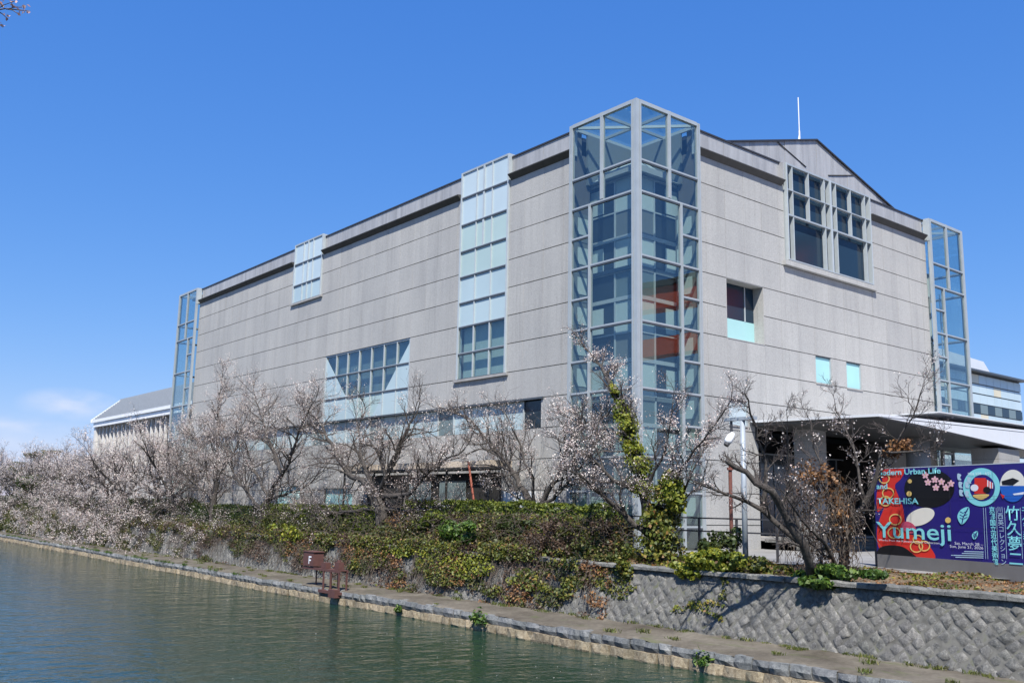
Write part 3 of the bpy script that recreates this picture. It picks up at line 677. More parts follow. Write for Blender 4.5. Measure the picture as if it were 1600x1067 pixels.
# square recess
rc = empty('square_window', (0, 0, 0), museum); rc.location = Vector((8.8, .35, J(5)))-Vector(museum.location)
PR.slab('window_pane', 'navy_pane', rc, 7.2, 10.4, -1.02, -1.05, J(5)+1.25, J(3)); PR.slab('window_pane', 'mint_pane', rc, 7.2, 10.4, -1.0, -1.05, J(5), J(5)+1.25)
PR.slab('window_mullion', 'frame_white', rc, 9.55, 9.62, -.98, -1.04, J(5)+1.25, J(3))
PR.slab('jamb', 'granite', rc, 10.385, 10.43, -.36, -1.06, J(5), J(3)); PR.slab('jamb', 'granite', rc, 7.17, 7.215, -.36, -1.06, J(5), J(3)); PR.slab('soffit', 'granite', rc, 7.22, 10.38, -.36, -1.06, J(3)-.015, J(3)+.03); PR.slab('sill', 'granite', rc, 7.22, 10.38, -.33, -1.06, J(5)-.03, J(5)+.015)
for (a, b, c, d, mt) in [(15.2, 16.8, J(6), J(5), 'mint_pane'), (18.4, 20.0, J(6), J(5), 'mint_pane'), (7.2, 8.8, J(8)+.25, J(7), 'white_blue_pane')]:
    sm = empty('small_window', (0, 0, 0), museum); sm.location = Vector(PR.p(a, -.4, c))-Vector(museum.location)
    PR.slab('window_pane', mt, sm, a+.04, b-.04, -.46, -.49, c+.04, d-.05); PR.slab('window_sill', 'concrete', sm, a-.05, b+.05, -.30, -.5, c-.05, c+.03); PR.slab('window_jamb', 'frame', sm, b-.05, b+.0, -.38, -.5, c+.03, d); PR.slab('window_head', 'frame_dark', sm, a, b-.05, -.40, -.5, d-.06, d)
# entrance recess and glazing
en = empty('entrance', (16, .5, 0), museum); en.location = Vector((16, .5, 0))-Vector(museum.location)
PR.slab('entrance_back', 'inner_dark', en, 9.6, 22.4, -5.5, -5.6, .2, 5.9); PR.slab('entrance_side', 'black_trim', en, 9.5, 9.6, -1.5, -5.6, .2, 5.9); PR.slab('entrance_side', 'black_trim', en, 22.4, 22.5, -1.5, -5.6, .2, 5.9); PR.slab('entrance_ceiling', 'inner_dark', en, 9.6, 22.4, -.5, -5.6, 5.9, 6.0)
for u in np.arange(9.8, 22.3, 1.3): PR.slab('door_frame', 'galvanised', en, u-.04, u+.04, -3.2, -3.3, .25, 4.9)
for u in np.arange(9.8, 21.2, 1.3): PR.slab('door_glass', 'dark_pane', en, u+.05, u+1.25, -3.24, -3.26, .3, 4.85)
for z in (2.6, 4.88): PR.slab('door_rail', 'galvanised', en, 9.7, 22.3, -3.19, -3.31, z-.04, z+.04)
PR.slab('entrance_floor', 'concrete', en, 9.6, 22.4, -.1, -5.6, .1, .28)
for i in range(4): PR.slab('step', 'coping_stone', en, 9.6-.0, 22.8, 1.4+i*.38, -.1, -.3, .20-i*.14-.02*i)
# canopy: thin folded roof on stone piers
cp = empty('entrance_canopy', (16, -3.5, 0), museum); cp.location = Vector((16, -3.5, 0))-Vector(museum.location)
cx0, cx1, cyo = 8.85, 31.0, 6.95
m = MB(); m.hexa([PR.p(cx0, -.3, 6.15), PR.p(cx1, -.3, 6.55), PR.p(cx1, cyo, 6.42), PR.p(cx0, cyo, 6.05), PR.p(cx0, -.3, 6.27), PR.p(cx1, -.3, 6.67), PR.p(cx1, cyo, 6.54), PR.p(cx0, cyo, 6.17)]); m.build('canopy_roof', 'canopy_white', cp)
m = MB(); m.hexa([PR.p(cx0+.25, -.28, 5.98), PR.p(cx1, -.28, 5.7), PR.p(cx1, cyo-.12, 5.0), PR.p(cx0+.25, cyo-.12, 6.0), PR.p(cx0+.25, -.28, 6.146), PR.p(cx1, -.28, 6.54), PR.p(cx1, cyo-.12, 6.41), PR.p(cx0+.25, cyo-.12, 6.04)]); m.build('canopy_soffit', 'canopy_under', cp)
m = MB(); pr_ = [(cx0+.1, 6.045), (12.5, 6.08), (22.6, 6.26), (22.6, 5.42), (12.5, 5.93)]; m.prism([PR.p(u, cyo-.02, z) for u, z in pr_], PR.p(0, 0, 0), PR.p(0, -.09, 0)); m.build('canopy_fascia', 'canopy_white', cp)
m = MB(); pr_ = [(22.62, 6.26), (cx1, 6.4), (cx1, 5.0), (22.62, 5.42)]; m.prism([PR.p(u, cyo-.02, z) for u, z in pr_], PR.p(0, 0, 0), PR.p(0, -.09, 0)); m.build('canopy_fascia', 'canopy_white', cp)
PR.slab('roof_sheet', 'canopy_white', cp, 14.5, cx1, cyo+.10, -.2, 6.66, 6.71)
def pier(name, u0, u1, n0, n1, z0, z1, h_=.62):
    p_ = empty(name, (0, 0, 0), museum); p_.location = Vector(PR.p((u0+u1)/2, (n0+n1)/2, z0))-Vector(museum.location)
    z = z0
    while z < z1-.05: PR.slab('pier_block', 'pier_stone', p_, u0, u1, n0, n1, z+.006, min(z+h_, z1)-.006); z += h_
    PR.slab('pier_core', 'joint', p_, u0+.02, u1-.02, n0-.02, n1+.02, z0, z1-.01)
pier('stone_pier', 11.25, 12.55, 1.8, .7, -.3, 5.92)
pier('stone_pier', 21.6, 24.2, 6.7, 5.2, -.3, 5.28)
m = MB(); m.tube([PR.p(17.2, 4.4, -.3), PR.p(17.2, 4.4, 5.65)], .62, 20); m.build('round_column', 'pier_stone', museum, True)
# antenna on the roof
an = empty('lightning_rod', (19.95, 4, 22)); tag(an, 'thin white lightning rod with a stay on the museum roof', 'rod')
m = MB(); m.tube([(19.95, 4, 22.9), (19.95, 4, 26.5)], .055, 8); m.tube([(19.95, 4, 26.5), (19.95, 4, 28.85)], .035, 8); m.build('mast', 'white_paint', an)
m = MB(); m.tube([(19.3, 4.2, 23.2), (19.95, 4, 26.3)], .03, 6); m.build('stay', 'white_paint', an)

# café terrace roof on the long facade
cf = empty('terrace_shelter', (-1, 15, -.3)); tag(cf, 'low beige roofed terrace shelter against the granite wall behind the hedge', 'shelter')
box('roof_slab', 'beige', cf, -1.9, -.4, 8.6, 24.0, 3.62, 3.95); box('roof_trim', 'black_trim', cf, -1.95, -.42, 8.5, 24.1, 3.5, 3.61)
for y in (8.8, 12.6, 16.4, 20.2, 23.8): box('post', 'black_trim', cf, -1.8, -1.7, y-.05, y+.05, -.3, 3.5)
box('back_panel', 'black_trim', cf, .75, .8, 10.5, 24.5, -.3, 3.4); 
for y in (14, 17.5): box('glazing', 'teal_pane', cf, .60, .63, y, y+2.6, .3, 3.0)
m = MB(); m.tube([(-2.0, 10.3, 3.9), (-2.0, 9.4, .6), (-2.0, 9.15, -.3)], .06, 6); tag(m.build('leaning_post', 'orange_wood'), 'slanting orange-red post beside the terrace shelter', 'post')
tag(box('white_hoarding', 'white_board', None, -.62, -.55, 6.5, 9.0, -.3, 2.38), 'plain white board fence beside the slatted fence', 'fence')
sf = empty('slatted_fence', (-.6, 5.4, -.3)); tag(sf, 'grey slatted fence between white board and glass tower', 'fence')
for i in range(11): box('slat', 'fin_white', sf, -.66, -.6, 4.75+i*.15, 4.83+i*.15, -.3, 2.36)
box('rail', 'concrete', sf, -.59, -.55, 4.7, 6.4, 2.0, 2.1); box('rail', 'concrete', sf, -.59, -.55, 4.7, 6.4, .2, .3)

# ================================================================== NEIGHBOURING BUILDINGS
lb = empty('tiled_roof_hall', (7, 82, -.3)); tag(lb, 'long hall with grey tiled gable roof and pale vertical fins beyond the granite museum', 'building')
box('wall', 'fin_dark', lb, 4.6, 9.6, 63.5, 99.5, -.3, 11.0); box('base_wall', 'fin_white', lb, 4.35, 4.58, 63.2, 99.8, -.3, 5.5)
box('eaves_band', 'white_paint', lb, 3.72, 9.9, 63.1, 99.9, 10.72, 11.28)
rf = MB(); rf.hexa([(3.7, 62.8, 11.42), (7.1, 62.8, 14.35), (7.1, 100.3, 14.35), (3.7, 100.3, 11.42), (3.7, 62.8, 11.62), (7.1, 62.8, 14.55), (7.1, 100.3, 14.55), (3.7, 100.3, 11.62)]); 
rf.hexa([(10.5, 62.8, 11.42), (10.5, 100.3, 11.42), (7.1, 100.3, 14.35), (7.1, 62.8, 14.35), (10.5, 62.8, 11.62), (10.5, 100.3, 11.62), (7.1, 100.3, 14.55), (7.1, 62.8, 14.55)])
roof_o = rf.build('roof', 'tile_slate', lb)
for i in range(13):
    t0 = i/13; x0, z0 = 3.7+3.4*t0, 11.62+2.93*t0
    m = MB(); m.hexa([(x0, 62.8, z0+.005), (x0+.22, 62.8, z0+.2), (x0+.22, 100.3, z0+.2), (x0, 100.3, z0+.005), (x0, 62.8, z0+.05), (x0+.22, 62.8, z0+.225), (x0+.22, 100.3, z0+.225), (x0, 100.3, z0+.05)])
    o = m.build('tile_row', 'tile_slate' if False else 'tile_line' if False else 'tile_slate', roof_o)
    m = MB(); m.box(x0-.03, x0+.05, 62.8, 100.3, z0-.02, z0+.15); m.build('tile_lip', 'tile_line', roof_o)
m = MB(); m.box(3.55, 3.72, 62.6, 100.5, 11.3, 11.66); m.build('gutter', 'white_paint', lb)
m = MB(); m.box(6.95, 7.25, 62.6, 100.5, 14.5, 14.72); m.build('ridge', 'tile_line', roof_o)
for xx in (3.6,):
    m = MB(); m.hexa([(3.5, 100.3, 11.35), (7.1, 100.3, 14.4), (7.1, 100.55, 14.4), (3.5, 100.55, 11.35), (3.5, 100.3, 11.68), (7.1, 100.3, 14.72), (7.1, 100.55, 14.72), (3.5, 100.55, 11.68)]); m.build('verge', 'white_paint', lb)
m = MB(); m.v = [(4.6, 99.6, 11), (9.6, 99.6, 11), (7.1, 99.6, 14.3)]; m.f = [(0, 1, 2)]; m.build('gable_wall', 'fin_white', lb)
for i in range(24):
    y = 64+i*1.5; box('fin', 'fin_white', lb, 4.2, 4.55, y, y+.30, 5.5, 10.7)
box('far_fin', 'fin_white', lb, 3.9, 4.6, 99.2, 100.0, -.3, 10.9)
rb = empty('panelled_block', (125, 45, -.3)); tag(rb, 'distant office block with white, sand and blue panel bands behind the far tower', 'building')
box('body', 'frame_dark', rb, 100, 139.2, 40.3, 70, -.3, 24.4)
box('roof_eaves', 'frame_dark', rb, 99, 139.8, 39.0, 71, 24.45, 24.75)
m = MB(); m.prism([(100, 42, 24.75), (133.5, 42, 24.75), (130.0, 42, 27.3), (100, 42, 28.2)], (0, 0, 0), (0, 20, 0)); m.build('roof_house', 'canopy_white', rb)
for r_ in range(11):
    z1 = 24.2-r_*1.62; 
    for c_ in range(14):
        u0 = 103+c_*2.6
        if r_ in (3, 7): mt = 'dark_pane' if c_ % 2 else 'teal_pane'
        else: mt = 'sand_pane' if (c_*5+r_*3+c_*r_) % 7 == 0 else 'white_blue_pane'
        box('facade_panel', mt, rb, u0+.04, u0+2.56, 40.18, 40.28, z1-1.42, z1)
bb_ = empty('beige_block', (60, 10, -.3)); tag(bb_, 'low beige building seen beneath the entrance canopy', 'building')
box('body', 'beige', bb_, 44, 66, 12, 26, -.3, 6.6); box('roof_band', 'fin_white', bb_, 43.6, 66.4, 11.6, 26.4, 6.61, 7.1); box('string_course', 'fin_white', bb_, 43.9, 66, 11.9, 12.0, 3.0, 3.2)
for i in range(7): box('window', 'dark_pane', bb_, 45+i*3, 46.6+i*3, 11.9, 11.99, 3.7, 5.8)
gl2 = empty('glass_vestibule', (38, -1, -.3)); tag(gl2, 'small glazed vestibule beyond the round column', 'vestibule')
box('glazing', 'glass', gl2, 36.4, 36.45, -.5, 3.5, 0, 4.6); box('roof', 'canopy_white', gl2, 36, 40, -1, 4, 4.62, 4.9)
for y in (-.5, .8, 2.1, 3.4): box('mullion', 'frame_white', gl2, 36.3, 36.5, y, y+.12, -.3, 4.6)
box('back_wall', 'fin_white', gl2, 39.6, 39.8, -1, 4, -.3, 4.6)

# torii across the avenue: outside the frame, mirrored in the tower glass
tg = empty('torii_gate', (43, -34, -.3)); tag(tg, 'giant vermilion torii gate across the avenue mirrored in the glass tower', 'gate')
for y in (-25.5, -42.5):
    m = MB(); m.tube([(43, y, -.3), (43, y, 22.5)], [1.8, 1.6], 20); m.build('pillar', 'vermilion', tg, True); m = MB(); m.tube([(43, y, -.3), (43, y, 1.6)], 2.0, 20); m.build('pillar_base', 'black_trim', tg)
box('tie_beam', 'vermilion', tg, 42.1, 43.9, -48, -20, 17.6, 19.5)
m = MB(); pr_ = [(-51, 24.3), (-43, 22.9), (-34, 22.5), (-25, 22.9), (-17, 24.3), (-17, 26.4), (-25, 25.2), (-34, 24.8), (-43, 25.2), (-51, 26.4)]
m.prism([(41.8, y, z) for y, z in pr_], (0, 0, 0), (2.4, 0, 0)); m.build('lintel', 'vermilion', tg)
m = MB(); pr_ = [(-51.6, 26.42), (-43, 25.22), (-34, 24.82), (-25, 25.22), (-16.4, 26.42), (-16.4, 27.0), (-25, 25.8), (-34, 25.4), (-43, 25.8), (-51.6, 27.0)]
m.prism([(41.4, y, z) for y, z in pr_], (0, 0, 0), (3.2, 0, 0)); m.build('lintel_cap', 'black_trim', tg)

# ================================================================== STREET FURNITURE
# billboard
Ab, Bb = np.array([.8, -11.18]), np.array([-1.32, -17.16]); Ub = (Bb-Ab)/np.linalg.norm(Bb-Ab); Nb = np.array([Ub[1], -Ub[0]]); 
if Nb @ (CAM[:2]-Ab) < 0: Nb = -Nb
PB = Plane((*Ab, 0), (*Ub, 0), (*Nb, 0)); BW, B0, B1 = 8.6, .14, 3.2
sg = empty('exhibition_billboard', (Ab[0]+Ub[0]*4.3, Ab[1]+Ub[1]*4.3, -.5)); tag(sg, 'navy and red exhibition billboard with mint lettering on a grey base', 'billboard')
PB.slab('backboard', 'sign_side', sg, 0, BW, -.01, -.14, B0+.01, B1); PB.slab('base_board', 'sign_grey', sg, .02, BW-.02, .02, -.16, -.5, B0); PB.slab('side_cabinet', 'sign_side', sg, -.42, -.03, -.25, -1.3, -.5, 1.2)
ZL = [0]
def art(name, mat, pts, layer):
    m = MB(); n = .002+layer*.004; m.v = [PB.p(min(max(u_, .0), BW), n, min(max(z, B0), B1)) for u_, z in pts]; m.f = [tuple(range(len(pts)))]; return m.build(name, mat, sg)
def px2(zx, zy):
    """pixel of the enlarged photograph -> (u, z) on the panel"""
    x, y = 1340+zx/4.85, 700+zy/4.85; d = ray(x, y); nn = np.array([Ub[1], -Ub[0]])
    t = ((Ab-CAM[:2]) @ nn)/(d[:2] @ nn); q = CAM+d*t; return float((q[:2]-Ab) @ Ub), float(q[2])
def blob(name, mat, zp, layer): return art(name, mat, [px2(*q) for q in zp], layer)
def smooth(zp, n=6):
    P_ = [np.array(q, float) for q in zp]; out_ = []
    for i in range(len(P_)):
        a, b, c, d = P_[i-1], P_[i], P_[(i+1) % len(P_)], P_[(i+2) % len(P_)]
        for k_ in range(n):
            t = k_/n; out_.append(tuple(.5*((2*b)+(-a+c)*t+(2*a-5*b+4*c-d)*t*t+(-a+3*b-3*c+d)*t**3)))
    return out_
def ell(cx, cy, rx, ry, n=28, rot=0): return [(cx+rx*math.cos(t)*math.cos(rot)-ry*math.sin(t)*math.sin(rot), cy+rx*math.cos(t)*math.sin(rot)+ry*math.sin(t)*math.cos(rot)) for t in [2*math.pi*i/n for i in range(n)]]
def ring(name, mat, cx, cy, rx, ry, w_, layer, a0=0, a1=2*math.pi, n=26):
    m = MB(); nn = .002+layer*.004
    for i in range(n+1):
        t = a0+(a1-a0)*i/n
        for s_ in (1, -1):
            q = px2(cx+(rx+s_*w_)*math.cos(t), cy+(ry+s_*w_)*math.sin(t)); m.v.append(PB.p(q[0], nn, q[1]))
    m.f = [(2*i, 2*i+1, 2*i+3, 2*i+2) for i in range(n)]; return m.build(name, mat, sg)
def line(name, mat, pts, w_, layer):
    m = MB(); nn = .002+layer*.004
    P_ = [np.array(px2(*q)) for q in pts]
    for i, q in enumerate(P_):
        d = P_[min(i+1, len(P_)-1)]-P_[max(i-1, 0)]; d = d/np.linalg.norm(d); s_ = np.array([-d[1], d[0]])*w_
        for g_ in (1, -1): m.v.append(PB.p(*(lambda z: (z[0], nn, z[1]))(q+g_*s_)))
    m.f = [(2*i, 2*i+1, 2*i+3, 2*i+2) for i in range(len(P_)-1)]; return m.build(name, mat, sg)
art('printed_panel', 'print_navy', [(0, B0), (BW, B0), (BW, B1), (.12, B1), (0, B1-.1)], 0)
# a plain abstract composition in the poster's colours takes the place of the artwork
blob('print_swirl', 'print_red', smooth([(165, 155), (350, 155), (330, 230), (285, 280), (310, 360), (345, 450), (360, 560), (380, 640), (500, 690), (590, 832), (420, 822), (250, 780), (165, 760), (150, 600), (200, 450), (150, 480), (148, 330), (190, 250)]), 1)
blob('print_swirl', 'print_black', smooth([(160, 812), (162, 760), (230, 735), (340, 745), (420, 800), (440, 828), (300, 818)]), 2)
blob('print_disc', 'print_black', ell(545, 305, 190, 146, 44), 2)
blob('print_disc', 'print_cream', ell(478, 520, 112, 62, 36, -.35), 3); blob('print_disc', 'print_rose', ell(390, 600, 60, 40, 28, .5), 4)
for (cx, cy, r_) in [(205, 230, 38), (235, 340, 42), (215, 400, 40), (290, 540, 44), (280, 640, 45), (450, 745, 46), (510, 740, 40), (460, 690, 34)]: ring('print_loop', 'print_gold', cx, cy, r_, r_*.9, 4.5, 5)
blob('print_disc', 'print_gold', ell(690, 545, 22, 22), 6); blob('print_disc', 'print_gold', ell(400, 250, 16, 16), 6); blob('print_disc', 'print_gold', ell(395, 345, 20, 20), 6)
for q in [(190, 165, 170, 300), (290, 300, 240, 420), (320, 470, 300, 600), (180, 560, 165, 640), (350, 650, 340, 720)]: line('print_line', 'print_black', [q[:2], ((q[0]+q[2])/2+8, (q[1]+q[3])/2), q[2:]], .012, 6)
for (cx, cy) in [(518, 205), (538, 258), (590, 238), (598, 298), (640, 255), (675, 298), (712, 268)]:
    for k_ in range(5): a = k_*2*math.pi/5-.3; blob('print_petal', 'print_pink', ell(cx+15*math.cos(a), cy+15*math.sin(a), 13, 9, 10, a), 6+(k_ % 2)*.3)
    blob('print_petal', 'print_gold', ell(cx, cy, 5, 5, 8), 7)
for (cx, cy, s_) in [(805, 512, 1), (893, 660, .5)]:
    blob('print_leaf', 'print_mint', smooth([(cx-45*s_, cy+10*s_), (cx-20*s_, cy-45*s_), (cx+40*s_, cy-65*s_), (cx+42*s_, cy+5*s_), (cx-10*s_, cy+65*s_)]), 5)
    line('print_line', 'print_navy', [(cx+38*s_, cy-60*s_), (cx, cy+10*s_), (cx-10*s_, cy+60*s_)], .014*s_+.006, 6)
    for d_ in (-25, 0, 22): line('print_line', 'print_navy', [(cx+4*s_, cy+d_*s_), (cx+32*s_, cy+(d_-12)*s_)], .010, 6); line('print_line', 'print_navy', [(cx+2*s_, cy+d_*s_+6*s_), (cx-26*s_, cy+(d_-8)*s_)], .010, 6)
blob('print_disc', 'print_mint', ell(942, 295, 140, 145, 48), 3); blob('print_disc', 'print_navy', ell(948, 300, 96, 100, 40), 4)
blob('print_disc', 'print_red', [(890, 225), (975, 225), (978, 345), (888, 345)], 5)
for i in range(6): blob('print_stripe', 'print_white' if i % 2 else 'print_red', [(978+i*9, 235+i*5), (987+i*9, 238+i*5), (987+i*9, 305), (978+i*9, 305)], 6)
blob('print_disc', 'print_white', ell(890, 300, 30, 26), 6); blob('print_disc', 'print_black', ell(985, 315, 28, 24), 7); blob('print_disc', 'print_gold', smooth([(880, 355), (1000, 350), (960, 385), (915, 385)]), 6)
for (cx, cy) in [(775, 215), (785, 275), (790, 335), (835, 275), (835, 345), (850, 240)]: blob('print_speck', 'print_pale', smooth([(cx-14, cy-22), (cx+14, cy-14), (cx+6, cy+8), (cx+16, cy+26), (cx-12, cy+22)]), 5)
blob('print_disc', 'print_blue', [q for q in ell(1180, 285, 98, 122, 60) if q[1] >= 284]+[], 4); blob('print_disc', 'print_cream', [q for q in ell(1180, 285, 98, 122, 60) if q[1] <= 286], 4)
blob('print_disc', 'print_black', [(1095, 250), (1180, 225), (1230, 245), (1180, 282), (1100, 278)], 5); blob('print_disc', 'print_red', [(1086, 345), (1120, 360), (1105, 385)], 5); blob('print_disc', 'print_white', [(1180, 345), (1270, 330), (1260, 350), (1190, 356)], 5)
def text(body, zx, zy, size, mat, layer=8, sx=1.2, align='LEFT', line_h=1.0, bold=0.0):
    cu = bpy.data.curves.new('lettering', 'FONT'); cu.body = body; cu.size = size; cu.align_x = align; cu.space_line = line_h; cu.offset = bold
    cu.resolution_u = 3
    o = bpy.data.objects.new('lettering', cu); COL.objects.link(o); bpy.context.view_layer.update()
    me = bpy.data.meshes.new_from_object(o.evaluated_get(bpy.context.evaluated_depsgraph_get())); bpy.data.objects.remove(o)
    u_, z = px2(zx, zy); co = np.zeros(len(me.vertices)*3); me.vertices.foreach_get('co', co); co = co.reshape(-1, 3)
    W = np.array([PB.p(u_+c_[0]*sx, .002+layer*.004, z+c_[1]) for c_ in co]); me.vertices.foreach_set('co', W.ravel()); me.update()
    me.materials.clear(); return link('lettering', me, mat, sg)
text('Modern Urban Life', 148, 206, .27, 'print_mint', sx=1.5, bold=.006); text('and', 150, 308, .27, 'print_mint', sx=1.5, bold=.006); text('TAKEHISA', 156, 420, .285, 'print_mint', sx=1.58, bold=.006)
text('Yumeji', 152, 672, .80, 'print_mint', sx=1.62, bold=.006)
text('Works from the Kawanishi Hide Collection', 165, 700, .095, 'print_white', sx=1.75)
text('Sat, March 28 –', 958, 740, .125, 'print_white', align='RIGHT', sx=1.5); text('Sun, June 21, 2026', 960, 766, .125, 'print_white', align='RIGHT', sx=1.5)
for i, wd in enumerate((18, 20, 30, 26)): line('print_rule', 'print_pale', [(960-wd*8.2, 781+i*14.5), (960, 785+i*15)], .013, 7)
vert = lambda s_: '\n'.join(s_)
text(vert('京都国立近代美術館'), 1003, 484, .205, 'print_mint', sx=1.15, line_h=.98, bold=.004); text(vert('川西英コレクション'), 1063, 482, .205, 'print_pale', sx=1.15, line_h=.98)
text(vert('竹久夢二'), 1128, 535, .48, 'print_mint', sx=1.15, line_h=.955, bold=.004); text(vert('モダン都市生活と'), 1245, 500, .30, 'print_mint', sx=1.15, line_h=.9)
for zx in (958, 975, 1055, 1118, 1238): line('print_rule', 'print_pale', [(zx, 450), (zx+18, 838)], .008, 7)
text('2026 3/28 – 6/21', 840, 205, .12, 'print_white', sx=1.15)
for z in (1.18, 2.2): line('print_seam', 'print_black', [(130, 0), (131, 1)], .001, 9) if False else PB.slab('panel_seam', 'sign_side', sg, .01, BW-.01, .041, .039, z, z+.006)
for u in (1.83, 3.66, 5.49, 7.3): PB.slab('panel_seam', 'sign_side', sg, u, u+.006, .041, .039, B0, B1)
m = MB(); m.tube([PB.p(0, -.03, B1+.015), PB.p(BW, -.03, B1+.015)], .025, 6); m.build('top_edge', 'galvanised', sg)

# lamp post, rusty pole, railing
lp = empty('lamp_post', (-3.4, -8.46, -.6)); tag(lp, 'galvanised lamp post with bracket arm and white floodlight above the bank', 'lamp post')
m = MB(); m.tube([(-3.4, -8.46, -.65), (-3.4, -8.46, 4.9)], [.105, .095], 14); m.build('pole', 'galvanised', lp, True)
m = MB(); m.box(-3.5, -3.3, -9.05, -7.7, 4.9, 5.02); m.build('bracket_arm', 'galvanised', lp)
m = MB(); m.tube([(-3.4, -7.95, 4.9), (-3.4, -7.95, 4.35)], .05, 8); m.build('hanger', 'lamp_dark', lp)
m = MB(); m.tube([(-3.4, -8.02, 4.45), (-3.5, -7.98, 4.30), (-3.60, -7.95, 4.15), (-3.65, -7.93, 4.05)], [.08, .14, .15, .10], 12); m.build('floodlight', 'white_paint', lp, True)
m = MB(); m.tube([(-3.64, -7.935, 4.07), (-3.70, -7.92, 3.98)], [.11, .10], 12); m.build('lamp_lens', 'lamp_dark', lp)
m = MB(); m.tube([(-1.2, -6.15, -.5), (-1.2, -6.15, 3.2)], .075, 8); m.tube([(-1.2, -6.15, 3.2), (-1.2, -6.15, 3.3)], .13, 8); m.tube([(-1.2, -6.15, 3.3), (-1.2, -6.15, 3.42)], [.05, .09], 8)
tag(m.build('rusty_pole', 'rust'), 'thin rusty brown pole with a cap beside the lamp post', 'pole')
fe = empty('railing', (-.75, -8, -.3)); tag(fe, 'low dark metal railing along the plaza edge behind the bank', 'railing')
for i in range(6): box('baluster_post', 'lamp_dark', fe, -.79, -.71, -9.9+i*1.9, -9.82+i*1.9, -.4, 1.3)
for z in (1.28, .75): box('rail', 'lamp_dark', fe, -.785, -.715, -10.0, -.2, z-.03, z+.03)

# red oxide water gauge on the ledge
wg = empty('sluice_gauge', (-7.4, 14.2, Z_PATH)); tag(wg, 'dark red steel water gauge with letter box on the ledge over the canal', 'gauge')
gx = -7.55
bxm = MB(); bxm.box(gx-.3, gx+.3, 15.85, 17.0, -1.68, -.98); hb = bxm.build('housing', 'red_oxide', wg); m = MB(); m.box(gx-.33, gx+.33, 15.8, 17.05, -.978, -.93); m.build('housing_lid', 'red_oxide', hb)
for a, b, c, d in ((-.06, .18, 0, .1),):
    for (y0, y1, z0, z1) in ((16.30, 16.36, -1.58, -1.18), (16.08, 16.30, -1.25, -1.18), (16.12, 16.30, -1.42, -1.35)):
        m = MB(); m.box(gx-.308, gx-.302, y0, y1, z0, z1); m.build('letter_f', 'print_white', hb)
for dx_ in (-.22, .22): m = MB(); m.box(gx+dx_-.03, gx+dx_+.03, 13.1, 17.1, -1.86, -1.735); m.build('deck_beam', 'red_oxide', wg)
m = MB(); m.box(gx-.18, gx+.18, 13.15, 15.7, -1.78, -1.745); m.build('deck_plate', 'red_oxide', wg)
for y0, y1, z1 in ((14.75, 15.25, -1.45), (13.4, 13.85, -1.36)): m = MB(); m.box(gx-.15, gx+.15, y0, y1, -1.735, z1); m.build('gear_box', 'red_oxide', wg)
m = MB(); m.tube([(gx, 13.62, -1.36), (gx, 13.62, -1.24)], .11, 10); m.build('hand_wheel', 'red_oxide', wg)
for y in (13.15, 14.0, 14.75):
    for dx_ in (-.22, .22): m = MB(); m.box(gx+dx_-.035, gx+dx_+.035, y, y+.09, -3.0, -1.865); m.build('leg', 'red_oxide', wg)
m = MB(); m.box(gx-.40, gx-.2, 12.85, 15.0, -2.92, -2.78); m.build('foot_beam', 'red_oxide', wg); m = MB(); m.box(gx-.6, gx-.3, 12.9, 13.55, -3.05, -2.66); m.build('valve_block', 'red_oxide', wg)
m = MB(); m.tube([(gx+.22, 16.4, -1.86), (gx+.22, 16.4, -2.78)], .04, 8); m.build('prop', 'red_oxide', wg)

# ================================================================== TREES
class TwigBatch:
    """three-sided tapering twigs, built in one go"""
    def __init__(s): s.d = {}
    def tube(s, pts, rad, *_): s.d.setdefault(len(pts), ([], []))[0].append(pts); s.d[len(pts)][1].append(rad)
    def build(s, name, mat, parent=None):
        V, Q, base = [], [], 0
        for n, (P_, R_) in s.d.items():
            P_ = np.array(P_, float); R_ = np.array(R_, float); k = len(P_)
            D = np.empty_like(P_); D[:, 1:-1] = P_[:, 2:]-P_[:, :-2]; D[:, 0] = P_[:, 1]-P_[:, 0]; D[:, -1] = P_[:, -1]-P_[:, -2]
            D /= np.linalg.norm(D, axis=2)[..., None]+1e-9; ref = np.where(np.abs(D[..., 2:3]) < .8, np.array([0, 0, 1.]), np.array([1., 0, 0]))
            A = np.cross(D, ref); A /= np.linalg.norm(A, axis=2)[..., None]+1e-9; B = np.cross(D, A)
            ring = np.stack([P_+R_[..., None]*(math.cos(t)*A+math.sin(t)*B) for t in (0, 2.0944, 4.18879)], 2)   # k,n,3,3
            V.append(ring.reshape(-1, 3)); idx = base+np.arange(k*n*3).reshape(k, n, 3)
            for j in range(3):
                Q.append(np.stack([idx[:, :-1, j], idx[:, :-1, (j+1) % 3], idx[:, 1:, (j+1) % 3], idx[:, 1:, j]], -1).reshape(-1, 4))
            base += k*n*3
        V = np.concatenate(V); Q = np.concatenate(Q).astype(np.int32); me = bpy.data.meshes.new(name); nq = len(Q)
        me.vertices.add(len(V)); me.vertices.foreach_set('co', V.ravel()); me.loops.add(4*nq); me.loops.foreach_set('vertex_index', Q.ravel())
        me.polygons.add(nq); me.polygons.foreach_set('loop_start', np.arange(0, 4*nq, 4, dtype=np.int32)); me.polygons.foreach_set('loop_total', np.full(nq, 4, np.int32)); me.update(calc_edges=True)
        return link(name, me, mat, parent)
